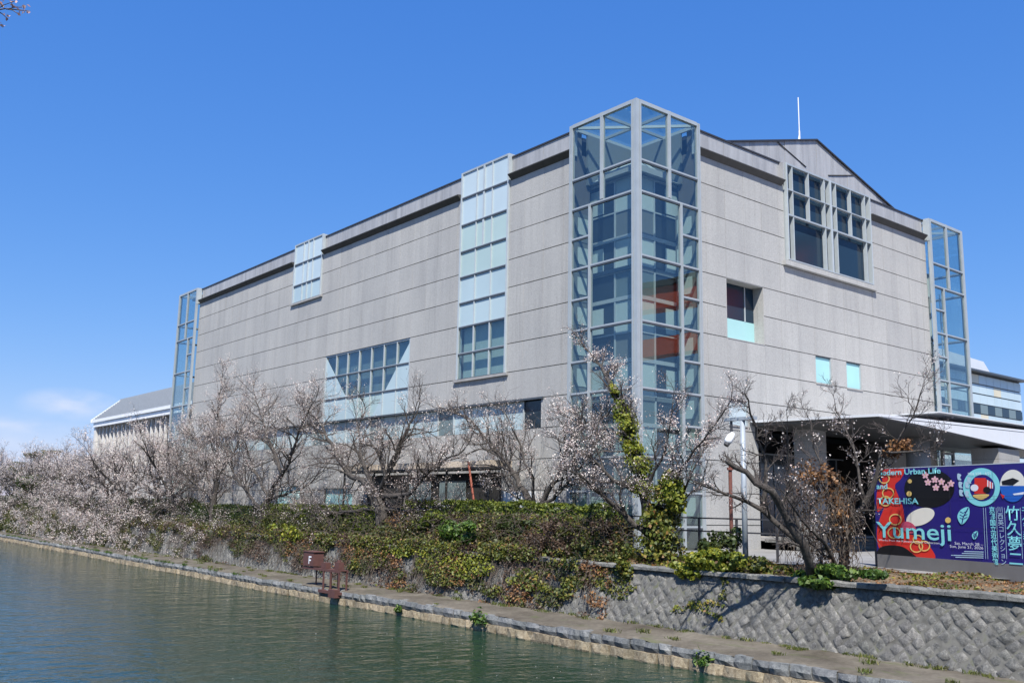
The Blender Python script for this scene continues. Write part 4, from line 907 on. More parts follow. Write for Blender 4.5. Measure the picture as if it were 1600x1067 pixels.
class Tree:
    def __init__(s, seed): s.r = np.random.default_rng(seed); s.limb = MB(); s.twig = TwigBatch(); s.bl = []; s.lf = []
    def kids(s, pts, rad, lvl, maxl, n, L, upw, lim=None):
        pts = [np.asarray(p, float) for p in pts]; seg = np.array([np.linalg.norm(b-a) for a, b in zip(pts, pts[1:])]); tot = seg.sum(); cum = np.concatenate([[0], np.cumsum(seg)])
        for i in range(n):
            t = (.22+.78*(i+s.r.uniform(0, 1))/n)*tot; k_ = min(np.searchsorted(cum, t)-1, len(seg)-1); k_ = max(k_, 0)
            f_ = (t-cum[k_])/seg[k_]; p = pts[k_]+(pts[k_+1]-pts[k_])*f_; d = (pts[k_+1]-pts[k_])/seg[k_]
            rr = rad[k_]+(rad[k_+1]-rad[k_])*f_
            a = s.r.normal(size=3); a -= d*(a @ d); a /= np.linalg.norm(a)+1e-9
            ang = s.r.uniform(.5, 1.05); nd = d*math.cos(ang)+a*math.sin(ang); nd[2] += upw; nd /= np.linalg.norm(nd)
            s.grow(p, nd, L*s.r.uniform(.55, 1.25)*(1.15-.45*t/tot), rr*.62, lvl, maxl, upw)
    def grow(s, p, d, L, r, lvl, maxl, upw):
        n = 5 if lvl <= 1 else (4 if lvl == 2 else 3); pts = [p]; q = p; dd = d
        for i in range(n):
            w_ = s.r.normal(size=3)*(.20 if lvl < 3 else .14); w_[2] += upw*.35; dd = dd+w_; dd = dd/np.linalg.norm(dd); q = q+dd*L/n; pts.append(q)
        r = max(min(r, .055 if lvl == 1 else (.017 if lvl == 2 else .008)), .005); rad = list(np.linspace(r, max(r*.35, .0035), n+1))
        (s.limb if lvl <= 1 else s.twig).tube(pts, rad, 5 if lvl <= 1 else 3, False)
        if lvl < maxl: s.kids(pts, rad, lvl+1, maxl, s.nk[lvl], L*s.lk[lvl], upw*s.um)
        if lvl >= 2:
            for q in pts[1:]: s.bl.append(q)
    def make(s, name, limbs, label, blossom, nk=(7, 8, 5), lk=(.5, .62, .6), upw=.16, maxl=3, L1=1.9, spacing=.38, group=None, bsize=.052, bmat='blossom', um=1.0, cl=4, spread=.2):
        s.nk = {1: nk[1], 2: nk[2]}; s.lk = {1: lk[1], 2: lk[2]}; s.um = um
        for pts, r0, r1 in limbs:
            # subdivide and roughen
            P_ = [np.asarray(pts[0], float)]
            for a, b in zip(pts, pts[1:]):
                a = np.asarray(a, float); b = np.asarray(b, float); n = max(2, int(np.linalg.norm(b-a)/.45))
                for i in range(1, n+1): P_.append(a+(b-a)*i/n+(s.r.normal(size=3)*.045 if i < n else 0))
            rad = list(np.linspace(r0, r1, len(P_))); rad = [q*s.r.uniform(.9, 1.12) for q in rad]
            s.limb.tube(P_, rad, 8, True)
            tot = sum(np.linalg.norm(b-a) for a, b in zip(P_, P_[1:])); s.kids(P_, rad, 1, maxl, max(3, int(tot/spacing)), L1, upw)
            if r1 < .05: s.grow(P_[-1], (P_[-1]-P_[-3])/np.linalg.norm(P_[-1]-P_[-3])+np.array([0, 0, .1]), L1*.8, r1, 1, maxl, upw)
        base = np.asarray(limbs[0][0][0]); o = empty(name, tuple(base)); tag(o, label, 'tree', group)
        s.limb.build('trunk', 'bark', o, True); tw = s.twig.build('twigs', 'twig', o)
        if blossom > 0:
            B_ = np.array(s.bl); pick = B_[s.r.random(len(B_)) < blossom]
            # clustered: more on some boughs than others
            dn = vnoise(pick[:, 1]*1.1, pick[:, 2]*1.3+pick[:, 0], 5); pick = pick[s.r.random(len(pick)) < np.clip((dn-.36)*3.2, .06, 1)]
            Pn = np.repeat(pick, cl, 0)+s.r.normal(size=(len(pick)*cl, 3))*spread*.5
            leaf_cloud('blossom', Pn, bsize, bmat, o, elong=1.15)
        return o
def limbs_px(X, data, seed, dx=1.3):
    r_ = np.random.default_rng(seed); out_ = []
    for i, (pp, r0, r1, *ex) in enumerate(data):
        off = ex[0] if ex else (0 if i == 0 else r_.uniform(-dx, dx)); n = len(pp); lst = []
        for j, q in enumerate(pp): lst.append(at_x(q[0], q[1], X+off*j/(n-1)))
        out_.append((lst, r0, r1))
    # limbs after the first start on the trunk: snap their first point to the nearest trunk point
    tr = [np.asarray(p) for l_ in out_[:1] for p in l_[0]]
    for l_ in out_[1:]:
        allp = [np.asarray(p) for q in out_ if q is not l_ for p in q[0]]
        j = min(range(len(allp)), key=lambda k_: np.linalg.norm((allp[k_]-l_[0][0])[1:])); l_[0][0] = allp[j].copy() if np.linalg.norm(allp[j]-l_[0][0]) < 2.2 else l_[0][0]
    return out_
G = 'cherry trees along the canal bank'
Tree(11).make('cherry_tree', limbs_px(-3.3, [([(598, 838), (597, 805), (592, 775)], .42, .30), ([(592, 777), (572, 757), (545, 742), (520, 700), (500, 660), (478, 640)], .2, .035), ([(590, 775), (576, 745), (563, 710), (560, 672), (570, 645)], .17, .035),
    ([(592, 775), (602, 742), (588, 702), (578, 690)], .15, .05), ([(594, 775), (607, 735), (625, 692), (640, 662), (652, 645)], .2, .035), ([(594, 780), (640, 772), (662, 745), (690, 722), (722, 705)], .17, .03), ([(596, 800), (560, 797), (520, 800), (478, 802)], .11, .03), ([(596, 795), (640, 798), (690, 790)], .10, .03)], 1),
    'cherry tree with a stout dark trunk and fan of limbs standing in the clipped hedge', .30, group=G, L1=2.3)
Tree(12).make('cherry_tree', limbs_px(-1.4, [([(838, 845), (836, 810), (835, 792)], .22, .2), ([(835, 795), (800, 737), (765, 692), (737, 658), (706, 642)], .17, .03), ([(836, 792), (833, 750), (812, 692), (792, 650)], .09, .025), ([(838, 792), (868, 750), (885, 702), (905, 668), (950, 648)], .14, .03), ([(840, 795), (880, 762), (902, 735), (935, 702)], .1, .03), ([(832, 800), (800, 772), (786, 742), (770, 715)], .07, .02)], 2),
    'cherry tree with V-shaped leaning limbs behind the hedge before the blank granite wall', .34, group=G, L1=2.0)
Tree(13).make('ivy_clad_tree', limbs_px(-2.6, [([(1022, 888), (1012, 805), (1002, 735), (976, 655), (955, 602), (930, 560), (908, 535)], .30, .03), ([(1014, 812), (1050, 757), (1085, 702), (1118, 662), (1138, 632)], .085, .018), ([(1012, 785), (960, 752), (920, 712), (882, 692)], .13, .025, -3.0), ([(1008, 770), (1040, 702), (1048, 655), (1052, 622)], .07, .015), ([(990, 702), (940, 682), (902, 662), (872, 645)], .09, .02), ([(1016, 830), (960, 790), (930, 765), (905, 740)], .15, .04, -3.5), ([(1018, 840), (1060, 800), (1080, 740), (1098, 708)], .08, .02)], 3),
    'leaning cherry tree wrapped in yellow-green ivy in front of the glass tower', .26, group=G, L1=1.3)
Tree(14).make('cherry_tree', limbs_px(-4.0, [([(1268, 900), (1256, 852), (1226, 802), (1206, 767), (1166, 737), (1136, 720)], .17, .07, -3.7), ([(1216, 782), (1196, 722), (1182, 667), (1170, 632), (1164, 615)], .08, .015, -3.0), ([(1250, 842), (1192, 797), (1150, 777), (1110, 762), (1085, 752)], .10, .025, -3.4), ([(1252, 850), (1236, 762), (1232, 702), (1230, 652)], .06, .012, -1.5)], 4, .8),
    'mossy cherry tree with a sawn-off bough beside the lamp post', .05, group=G, L1=.9, spacing=.5)
Tree(15).make('cherry_tree', limbs_px(-2.3, [([(1316, 905), (1320, 855), (1336, 817), (1352, 785), (1370, 742), (1379, 702)], .18, .055), ([(1322, 848), (1296, 792), (1282, 722), (1268, 675), (1258, 645)], .07, .012), ([(1352, 780), (1332, 692), (1314, 655), (1304, 625)], .06, .012), ([(1378, 706), (1402, 690), (1426, 652), (1438, 615), (1444, 595)], .045, .010), ([(1378, 706), (1420, 706), (1462, 697)], .05, .012), ([(1318, 880), (1290, 850), (1255, 815), (1225, 770)], .1, .02, -4.0)], 5, .8),
    'bare cherry tree with forked trunk next to the billboard', .06, group=G, L1=1.0, spacing=.45)
Tree(16).make('cherry_tree', limbs_px(-3.2, [([(405, 840), (412, 800), (425, 765)], .3, .2), ([(425, 767), (440, 738), (422, 692), (406, 645), (396, 612)], .16, .03), ([(425, 765), (452, 722), (470, 665), (492, 625)], .15, .03), ([(415, 795), (372, 752), (352, 705), (335, 680)], .13, .03), ([(418, 785), (392, 725), (377, 668)], .11, .03), ([(420, 780), (470, 765), (505, 735)], .09, .03), ([(408, 815), (375, 808), (350, 835), (335, 868)], .08, .02), ([(406, 820), (420, 806), (470, 798)], .07, .02)], 6, 1.6),
    'cherry tree with twisting limbs beside the end of the clipped hedge', .55, group=G, L1=2.4)
Tree(17).make('cherry_tree', limbs_px(-3.0, [([(328, 850), (334, 790), (338, 745)], .3, .18), ([(338, 748), (340, 690), (342, 640), (345, 605)], .14, .03), ([(336, 765), (312, 702), (300, 665)], .13, .03), ([(338, 750), (368, 702), (384, 655)], .12, .03), ([(335, 780), (290, 745), (262, 720)], .1, .03), ([(333, 805), (310, 812), (290, 842), (284, 878)], .07, .02), ([(333, 805), (282, 802), (245, 830), (220, 856)], .08, .02), ([(333, 805), (330, 830), (315, 862), (300, 885)], .06, .02)], 7, 1.8),
    'tall cherry tree with upright leader before the canal end of the granite wall', .66, group=G, L1=2.3)
# trees further along the bank
FL = ['cherry tree next along the bank after the tall upright one', 'cherry tree before the far glass tower', 'cherry tree before the joint of museum and tiled hall', 'cherry tree before the pale fins of the tiled hall', 'cherry tree under the middle of the tiled roof', 'cherry tree at the gable end of the tiled hall', 'cherry tree just past the gable of the tiled hall', 'low cherry tree against open sky past the hall', 'last cherry tree at the bend of the bank', 'hazy cherry tree beyond the last bend']
for i, Y in enumerate([51, 57.5, 64, 71, 78, 86, 95, 106, 120, 136]):
    r_ = np.random.default_rng(100+i); X = -2.9+.02*max(0, Y-28)+r_.uniform(-.4, .4); b = np.array([X, Y, -.5]); hgt = [9.0, 8.4, 8.0, 8.2, 7.2, 7.8, 8.6, 8.8, 9.2, 9.6][i]
    tr = [b, b+np.array([r_.uniform(-.3, .3), r_.uniform(-.4, .4), 1.3]), b+np.array([r_.uniform(-.5, .5), r_.uniform(-.5, .5), 2.2])]
    lim = [(tr, .32, .2)]
    n = 6
    for k_ in range(n):
        a = 2*math.pi*(k_+r_.uniform(-.3, .3))/n; sp = r_.uniform(2.2, 4.6); hz = hgt*r_.uniform(.5, .82); s0 = tr[2]
        dv = np.array([math.cos(a), math.sin(a), 0])
        lim.append(([s0, s0+dv*sp*.35+np.array([0, 0, (hz-2.2)*.35]), s0+dv*sp*.7+np.array([0, 0, (hz-2.2)*.7]), s0+dv*sp*.9+np.array([0, 0, hz-2.2])], .13, .03))
    for k_ in range(4):
        dyy = r_.uniform(-3, 3); s0 = tr[1]; lim.append(([s0, s0+np.array([-1.3, dyy*.4, .4]), s0+np.array([-2.4, dyy*.8, -.4]), s0+np.array([-3.1, dyy, -1.5])], .08, .02))
    Tree(30+i).make('cherry_tree', lim, FL[i], .8, group=G, L1=2.8, nk=(6, 6, 4), spacing=.55, bsize=.072, cl=4)
# low boughs heavy with blossom that droop over the wall are limbs of the trees above

# ---- ivy on the leaning tree
def along(pts, rad, n, spread, r_):
    pts = [np.asarray(p) for p in pts]; seg = np.array([np.linalg.norm(b-a) for a, b in zip(pts, pts[1:])]); cum = np.concatenate([[0], np.cumsum(seg)])
    t = r_.uniform(0, cum[-1], n); k_ = np.clip(np.searchsorted(cum, t)-1, 0, len(seg)-1); f_ = (t-cum[k_])/seg[k_]
    P_ = np.array(pts)[k_]+(np.array(pts)[k_+1]-np.array(pts)[k_])*f_[:, None]; R_ = np.interp(t/cum[-1], np.linspace(0, 1, len(rad)), rad)
    d = r_.normal(size=(n, 3)); d /= np.linalg.norm(d, axis=1)[:, None]; return P_+d*(R_*r_.uniform(.5, 1.15, n))[:, None], d
r_ = np.random.default_rng(50)
ip = [at_x(x, y, -2.75) for x, y in [(1005, 770), (1000, 735), (990, 700), (976, 655), (964, 620), (955, 600)]]
P_, d_ = along(ip, [.5, .6, .4, .5, .3, .12], 8200, 0, r_)
keep = vnoise(P_[:, 1]*4+P_[:, 0]*2, P_[:, 2]*4, 3) > .47; iv = leaf_cloud('ivy_on_trunk', P_[keep], .085, 'bright_ivy_leaf', None, d_[keep]); tag(iv, 'yellow-green ivy sleeve climbing the leaning tree', 'ivy')
ip = [at_x(x, y, -2.8) for x, y in [(1035, 880), (1030, 840), (1035, 800), (1040, 770), (1045, 750)]]
P_, d_ = along(ip, [1.1, .95, .8, .6, .3], 6200, 0, r_); keep = vnoise(P_[:, 1]*3.5+P_[:, 0]*2, P_[:, 2]*3.5, 8) > .46
tag(leaf_cloud('ivy_thicket', P_[keep], .12, 'ivy_leaf', None, d_[keep]), 'dark tangled ivy thicket round the foot of the leaning tree', 'ivy')
ip = [at_x(x, y, -2.9) for x, y in [(1058, 790), (1050, 760), (1045, 745)]]
P_, d_ = along(ip, [.35, .5, .3], 900, 0, r_); tag(leaf_cloud('ivy_tuft', P_, .14, 'bright_ivy_leaf', None, d_), 'small bright ivy tuft on a side stem of the leaning tree', 'ivy')
# ---- brown dead creeper heap between the two bare trees
ip = [at_x(x, y, -2.6) for x, y in [(1295, 885), (1290, 850), (1285, 810), (1275, 770), (1262, 745)]]
P_, d_ = along(ip, [1.0, 1.15, 1.25, 1.1, .7], 3400, 0, r_); keep = vnoise(P_[:, 1]*4+P_[:, 0], P_[:, 2]*3.2, 12) > .50
dc = empty('dead_creeper', tuple(at_x(1295, 895, -2.6))); tag(dc, 'heap of dead brown creeper draped over stems between the bare trees', 'creeper')
leaf_cloud('dry_leaves', P_[keep], .075, 'dusky_leaf', dc, d_[keep])
ip = [at_x(x, y, -2.75) for x, y in [(1240, 760), (1262, 738), (1285, 742), (1305, 765), (1318, 790), (1318, 830)]]
P_, d_ = along(ip, [.35, .45, .4, .5, .4, .35], 1100, 0, r_); keep = vnoise(P_[:, 1]*5, P_[:, 2]*5, 14) > .45; P_, d_ = P_[keep], d_[keep]; leaf_cloud('rusty_leaves', P_, .085, 'dry_leaf', dc, d_)
m = MB()
for i in range(240):
    a = at_x(r_.uniform(1225, 1335), r_.uniform(735, 850), -2.6+r_.uniform(-.8, .6)); pts = [a]
    for k_ in range(5): a = a+np.array([r_.uniform(-.2, .2), r_.uniform(-.26, .26), -r_.uniform(.05, .5)]); pts.append(a)
    m.tube(pts, r_.uniform(.006, .012), 3, False)
m.build('stems', 'vine', dc)
ip = [at_x(x, y, -2.2) for x, y in [(1386, 708), (1402, 700), (1420, 694)]]
P_, d_ = along(ip, [.2, .28, .2], 420, 0, r_); P2, d2 = along([at_x(x, y, -2.5) for x, y in [(1345, 800), (1362, 765), (1372, 745)]], [.15, .2, .15], 170, 0, r_) if False else (None, None)
tag(leaf_cloud('dead_leaf_clump', P_, .085, 'dry_leaf', None, d_), 'rusty clump of dead leaves in the forked tree above the billboard', 'leaf clump')

# ---- hedges
def hedge(name, x0, x1, y0, y1, z0, z1, mat, label, n, wav=.08, leaf=.085):
    o = empty(name, ((x0+x1)/2, (y0+y1)/2, z0)); tag(o, label, 'hedge')
    m = MB(); ny = max(4, int((y1-y0)/.5)); 
    for i in range(ny+1):
        y = y0+(y1-y0)*i/ny; j_ = lambda: random.uniform(-wav, wav)*.6
        m.v += [(x0+.1+j_(), y, z0), (x0+.1+j_(), y, z1-.16+j_()), (x1-.1+j_(), y, z1-.14+j_()), (x1-.1+j_(), y, z0)]
    for i in range(ny):
        for k_ in range(3): a = i*4+k_; m.f.append((a, a+1, a+5, a+4))
    m.f += [(0, 3, 2, 1), tuple(ny*4+q for q in (0, 1, 2, 3))]
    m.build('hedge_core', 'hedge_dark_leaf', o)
    u_ = RNG.random(n); fr = u_ < .48; tp = (u_ >= .48) & (u_ < .88); y = RNG.uniform(y0, y1, n)
    P_ = np.zeros((n, 3)); nr = np.zeros((n, 3)); wv = wav*(vnoise(y*1.5, y*.3, 4)-.5)*2
    P_[:, 1] = y; P_[:, 0] = np.where(fr, x0, RNG.uniform(x0, x1, n)); P_[:, 2] = np.where(fr, RNG.uniform(z0, z1, n), z1+wv)
    nr[fr] = (-1, 0, .25); nr[tp] = (0, 0, 1); en_ = ~(fr | tp)
    P_[en_, 1] = np.where(RNG.random(en_.sum()) < .5, y0, y1); P_[en_, 2] = RNG.uniform(z0, z1, en_.sum()); nr[en_] = (0, -1, .2)
    P_ += RNG.normal(size=(n, 3))*.055; leaf_cloud('foliage', P_, leaf, mat, o, nr, 1.4); return o
hedge('clipped_hedge', -3.3, -2.4, 17.3, 32.5, -.5, 1.38, 'hedge_leaf', 'low clipped yellow-green hedge round the stout cherry trunk', 16000)
hedge('clipped_hedge', -2.6, -1.7, -.8, 15.6, -.5, 1.68, 'hedge_leaf', 'taller ragged green hedge in front of the terrace shelter', 15000, .2)
hedge('clipped_hedge', -3.1, -2.3, 33.5, 47, -.5, 1.25, 'hedge_dark_leaf', 'dark hedge stretch under the twisting cherry tree', 6000, .15)
hedge('clipped_hedge', -2.6, -1.6, 48, 128, -.5, 1.5, 'hedge_dark_leaf', 'long dark hedge behind the far cherry row', 15000, .3, .16)
# ---- shrubs and ground plants given by where they grow on the bank
def shrub(name, label, cat, cx, cy, rx, ry, X, n, leaf, mat, depth=.6, th=.3, seed=1, group=None):
    c = at_x(cx, cy, X); sy = abs(at_x(cx+rx, cy, X)[1]-c[1]); sz = abs(at_x(cx, cy+ry, X)[2]-c[2])
    d = RNG.normal(size=(n, 3)); d /= np.linalg.norm(d, axis=1)[:, None]; rr = RNG.random(n)**.4; r2 = np.random.default_rng(seed); K = 9
    lc = r2.normal(size=(K, 3))*np.array([.35, .45, .4]); ls = r2.uniform(.25, .6, (K, 1)); wl = RNG.integers(0, K, n)
    P_ = c+(lc[wl]+d*rr[:, None]*ls[wl])*np.array([depth, sy, sz]); k_ = vnoise(P_[:, 1]*4, P_[:, 2]*4+P_[:, 0]*2, seed) > th+.06
    o = leaf_cloud(name, P_[k_], leaf, mat, None, d[k_]); return tag(o, label, cat, group)
shrub('green_shrub', 'bright green leafy shrub growing on the overgrown bank', 'shrub', 722, 838, 30, 28, -4.2, 2600, .12, 'green_leaf', .7, .25, 21)
shrub('bramble', 'grey-brown bramble tangle hanging above bare wall stones', 'bramble', 860, 842, 42, 26, -4.0, 2600, .08, 'dusky_leaf', .6, .4, 22)
shrub('grass_mound', 'grassy green mound on the bank behind the coping', 'grass', 920, 862, 58, 12, -3.6, 3000, .10, 'grass_blade', .6, .2, 23)
shrub('bank_ivy', 'yellow-green ivy spilling over the coping under the leaning tree', 'ivy', 1090, 882, 58, 26, -4.35, 4200, .12, 'bright_ivy_leaf', .5, .34, 24)
shrub('bank_ivy', 'olive ivy tuft on the coping beside the grassy mound', 'ivy', 972, 892, 26, 34, -4.45, 1500, .10, 'ivy_leaf', .35, .35, 25)
shrub('bank_ivy', 'deep green ivy cushion hanging over the coping below the bare trees', 'ivy', 1290, 900, 62, 22, -4.25, 4200, .12, 'green_leaf', .6, .25, 26)
shrub('bank_ivy', 'olive ivy carpet between the lamp post and the bare trees', 'ivy', 1190, 885, 60, 16, -3.4, 2600, .10, 'ivy_leaf', .7, .35, 27)
shrub('low_bush', 'dark low bush at the foot of the railing', 'bush', 1125, 850, 34, 22, -2.6, 2000, .10, 'hedge_dark_leaf', .5, .3, 28)
shrub('yellow_shrub', 'pale yellow-green shrub at the hedge gap above the curtain of vines', 'shrub', 448, 835, 22, 32, -4.3, 1800, .14, 'bright_ivy_leaf', .6, .3, 29)

shrub('hedge_shrub', 'fresh green shrub bulging from the ragged hedge', 'shrub', 672, 815, 30, 20, -3.4, 1700, .11, 'hedge_leaf', .6, .3, 41)
shrub('hedge_shrub', 'dark evergreen tuft beneath the V-shaped cherry', 'shrub', 815, 822, 40, 22, -3.3, 1700, .10, 'hedge_dark_leaf', .6, .3, 42)
shrub('hedge_shrub', 'rusty brown tuft of dead fern on the bank', 'fern', 790, 862, 26, 14, -4.1, 900, .10, 'dry_leaf', .5, .35, 43)
shrub('grass_mound', 'pale straw grass hump over the wall edge', 'grass', 800, 868, 34, 10, -4.3, 1300, .10, 'grass_blade', .4, .25, 44)
shrub('bramble', 'grey bramble web between hedge and leaning tree', 'bramble', 945, 825, 34, 24, -3.2, 1500, .07, 'dusky_leaf', .7, .42, 45)
# ---- ivy curtain over the wall further along, vines, litter, weeds (nobody could count these)
def wall_cover(name, label, y0, y1, n, leaf, mat, seed, th, t0=0.0, t1=1.05, nmax=.28, dens=1.0):
    s_ = RNG.uniform(y0, y1, n); t = RNG.uniform(t0, t1, n)*SL; v = vnoise(s_*.75, t*1.6, seed)
    k_ = v > th+.30*(1-np.clip(t/SL, 0, 1))*dens; s_, t, v = s_[k_], t[k_], v[k_]; nn = RNG.random(len(s_))*nmax*(.4+v)
    P_ = W0+WD*t[:, None]+WN*nn[:, None]; P_[:, 1] = s_
    return tag(leaf_cloud(name, P_, leaf, mat, None, np.tile(WN+np.array([0, 0, .3]), (len(s_), 1)), 1.2, droop=.8), label, 'ivy', kind='stuff')
wall_cover('ivy_curtain', 'olive ivy curtain hanging down the retaining wall', -1.5, 60, 42000, .085, 'olive_leaf', 31, .41)
wall_cover('far_ivy_curtain', 'dark ivy covering the far stretch of retaining wall', 55, 130, 26000, .15, 'olive_leaf', 36, .22)
wall_cover('ivy_patches', 'yellow-green ivy patches on the retaining wall', -1, 17, 16000, .09, 'ivy_leaf', 32, .43, .05, 1.05, .36)
wall_cover('ivy_sprays', 'bright ivy sprays on the wall below the shrub', 3, 13, 5200, .085, 'bright_ivy_leaf', 33, .52, .1, 1.0, .42)
wall_cover('ivy_creepers', 'thin rust-tinted creepers on the bare wall stones', -8.5, 2.5, 5200, .085, 'ivy_leaf', 34, .60, 0, 1.0, .1, .5)
wall_cover('dead_creepers', 'brown dead creepers on the wall', -3, 26, 17000, .075, 'dry_leaf', 35, .56, 0, 1.05, .3, .4)
wall_cover('withered_creepers', 'dark withered creepers on the wall', -2, 40, 18000, .075, 'dusky_leaf', 37, .52, 0, 1.05, .34, .3)
n = 15000; Y_ = np.concatenate([RNG.uniform(.2, 22, 9000), RNG.uniform(22, 60, 6000)]); v = vnoise(Y_*1.3, Y_*.2, 51); k_ = RNG.random(n) < np.clip((v-.38)*2.2, .03, .8); Y_ = Y_[k_]
a_ = RNG.uniform(-.35, 1.0, len(Y_)); P_ = np.stack([-4.30-.34*np.cos(a_*1.5)+RNG.normal(size=len(Y_))*.05, Y_, -.55+.32*np.sin(a_*1.9)+RNG.normal(size=len(Y_))*.07], 1)
tag(leaf_cloud('coping_ivy', P_, .085, 'ivy_leaf', None, np.tile((-.7, 0, .7), (len(P_), 1)), 1.3, droop=.5), 'ivy thatch spilling over the hidden coping', 'ivy', kind='stuff')
n = 12000; Y_ = RNG.uniform(1.5, 60, n); v = vnoise(Y_*1.1, Y_*.3, 53); k_ = RNG.random(n) < np.clip((v-.25)*2, .1, .9); Y_ = Y_[k_]; a_ = RNG.uniform(-.3, 1.0, len(Y_))
P_ = np.stack([-4.28-.33*np.cos(a_*1.5)+RNG.normal(size=len(Y_))*.07, Y_, -.55+.34*np.sin(a_*1.9)+RNG.normal(size=len(Y_))*.10], 1)
tag(leaf_cloud('coping_thatch', P_, .075, 'dusky_leaf', None, np.tile((-.7, 0, .7), (len(P_), 1)), 1.4, droop=.8), 'withered brown thatch over the hidden coping', 'thatch', kind='stuff')
m = MB()
for i in range(1500):
    s_ = RNG.uniform(-2, 60) if i > 500 else RNG.uniform(8, 24); 
    if vnoise(np.array([s_*.9]), np.array([0.]), 31)[0] < .42: continue
    t = SL*RNG.uniform(.75, 1.12); L = RNG.uniform(.6, 1.9); pts = []; s2 = s_
    for k_ in range(5): s2 += RNG.normal()*.07; q = W0+WD*max(0, t-L*k_/4)+WN*RNG.uniform(.06, .32); pts.append((q[0], s2, q[2]))
    m.tube(pts, RNG.uniform(.006, .014), 3, False)
tag(m.build('hanging_vines', 'vine'), 'bare brown vines hanging down the wall', 'vines', kind='stuff')
# tangle on the bank top between wall and hedge
n = 46000; Y_ = RNG.uniform(-3, 130, n)**1.0; X_ = RNG.uniform(-4.4, -2.5, n); v = vnoise(Y_*.8, X_*1.5, 41); k_ = v > .33; Y_, X_, v = Y_[k_], X_[k_], v[k_]
P_ = np.stack([X_, Y_, -.5+RNG.random(len(X_))*(.15+1.9*np.clip(v-.3, 0, 1))*(.5+.5*np.clip((X_+4.4)/1.5, 0, 1))*1.6], 1); tag(leaf_cloud('bank_undergrowth', P_, .105, 'olive_leaf', None, np.tile((-.3, 0, 1.), (len(P_), 1)), 1.6), 'olive undergrowth on the bank top', 'undergrowth', kind='stuff')
n = 5200; Y_ = RNG.uniform(-22, 0, n); X_ = RNG.uniform(-4.1, -.8, n); v = vnoise(Y_*1.1, X_*1.6, 44); k_ = v > .52; Y_, X_ = Y_[k_], X_[k_]
P_ = np.stack([X_, Y_, np.array([bank_z(a, b) for a, b in zip(X_, Y_)])+.04], 1); tag(leaf_cloud('bank_weeds', P_, .085, 'ivy_leaf', None, np.tile((0, 0, 1.), (len(P_), 1)), 1.5), 'scattered weeds on the bare bank', 'weeds', kind='stuff')
n = 7000; Y_ = RNG.uniform(-24, 6, n); X_ = RNG.uniform(-4.1, -.8, n)
P_ = np.stack([X_, Y_, np.array([bank_z(a, b) for a, b in zip(X_, Y_)])+.035], 1); tag(leaf_cloud('leaf_litter', P_, .06, 'dry_leaf', None, np.tile((0, 0, 1.), (n, 1)), .8), 'fallen brown leaves on the bank', 'leaf litter', kind='stuff')
# grass tufts and weeds on the path and ledge joints
def tufts(name, label, spots, mat, h_=.22, per=34):
    m = MB()
    for (x, y, z, s_) in spots:
        for i in range(per):
            a = RNG.uniform(0, 6.28); b = np.array([x+RNG.normal()*.10*s_, y+RNG.normal()*.16*s_, z]); tip = b+np.array([math.cos(a)*.1*s_, math.sin(a)*.1*s_, h_*s_*RNG.uniform(.5, 1.2)]); w_ = np.array([-math.sin(a), math.cos(a), 0])*.016*s_
            k0 = len(m.v); m.v += [tuple(b-w_), tuple(b+w_), tuple((b+tip)/2+w_*.8+np.array([0, 0, .03])), tuple(tip), tuple((b+tip)/2-w_*.8+np.array([0, 0, .03]))]; m.f.append((k0, k0+1, k0+2, k0+3, k0+4))
    return tag(m.build(name, mat), label, 'grass', kind='stuff')
sp = []
for i in range(150):
    y = RNG.uniform(-18, 70); x = -4.95-abs(RNG.normal())*.22 if RNG.random() < .7 else RNG.uniform(-7.5, -5); sp.append((x, y, Z_PATH+.02, RNG.uniform(.35, 1.0)))
tufts('path_grass', 'short grass tufts along the foot of the wall', sp, 'grass_blade', .16)
for (x, y, s_, lb_) in [(748, 966, 1.4, 'leafy green weed sprouting from the ledge joint below the bare wall'), (1098, 1030, 1.1, 'small green weed in the ledge joint under the leaning tree'), (622, 952, .7, 'tiny weed in the ledge joint past the water gauge')]:
    c = at_x(x, y, -7.82); nn_ = int(120*s_); d = RNG.normal(size=(nn_, 3)); d[:, 2] = np.abs(d[:, 2])*.7; d /= np.linalg.norm(d, axis=1)[:, None]
    P_ = c+np.array([0, 0, -.12*s_])+d*RNG.uniform(.15, 1.15, nn_)[:, None]*np.array([.20, .34, .40])*s_; tag(leaf_cloud('ledge_weed', P_, .085, 'green_leaf', None, d*.4+np.array([0, 0, .6]), 1.2, elong=2.6, droop=.3), lb_, 'weed')
sp = [(edge_x(y)+.02, y, -2.76, RNG.uniform(.4, .9)) for y in RNG.uniform(24, 100, 70)]
tufts('ledge_grass', 'grass hanging from the ledge edge', sp, 'green_leaf', .2, 26)

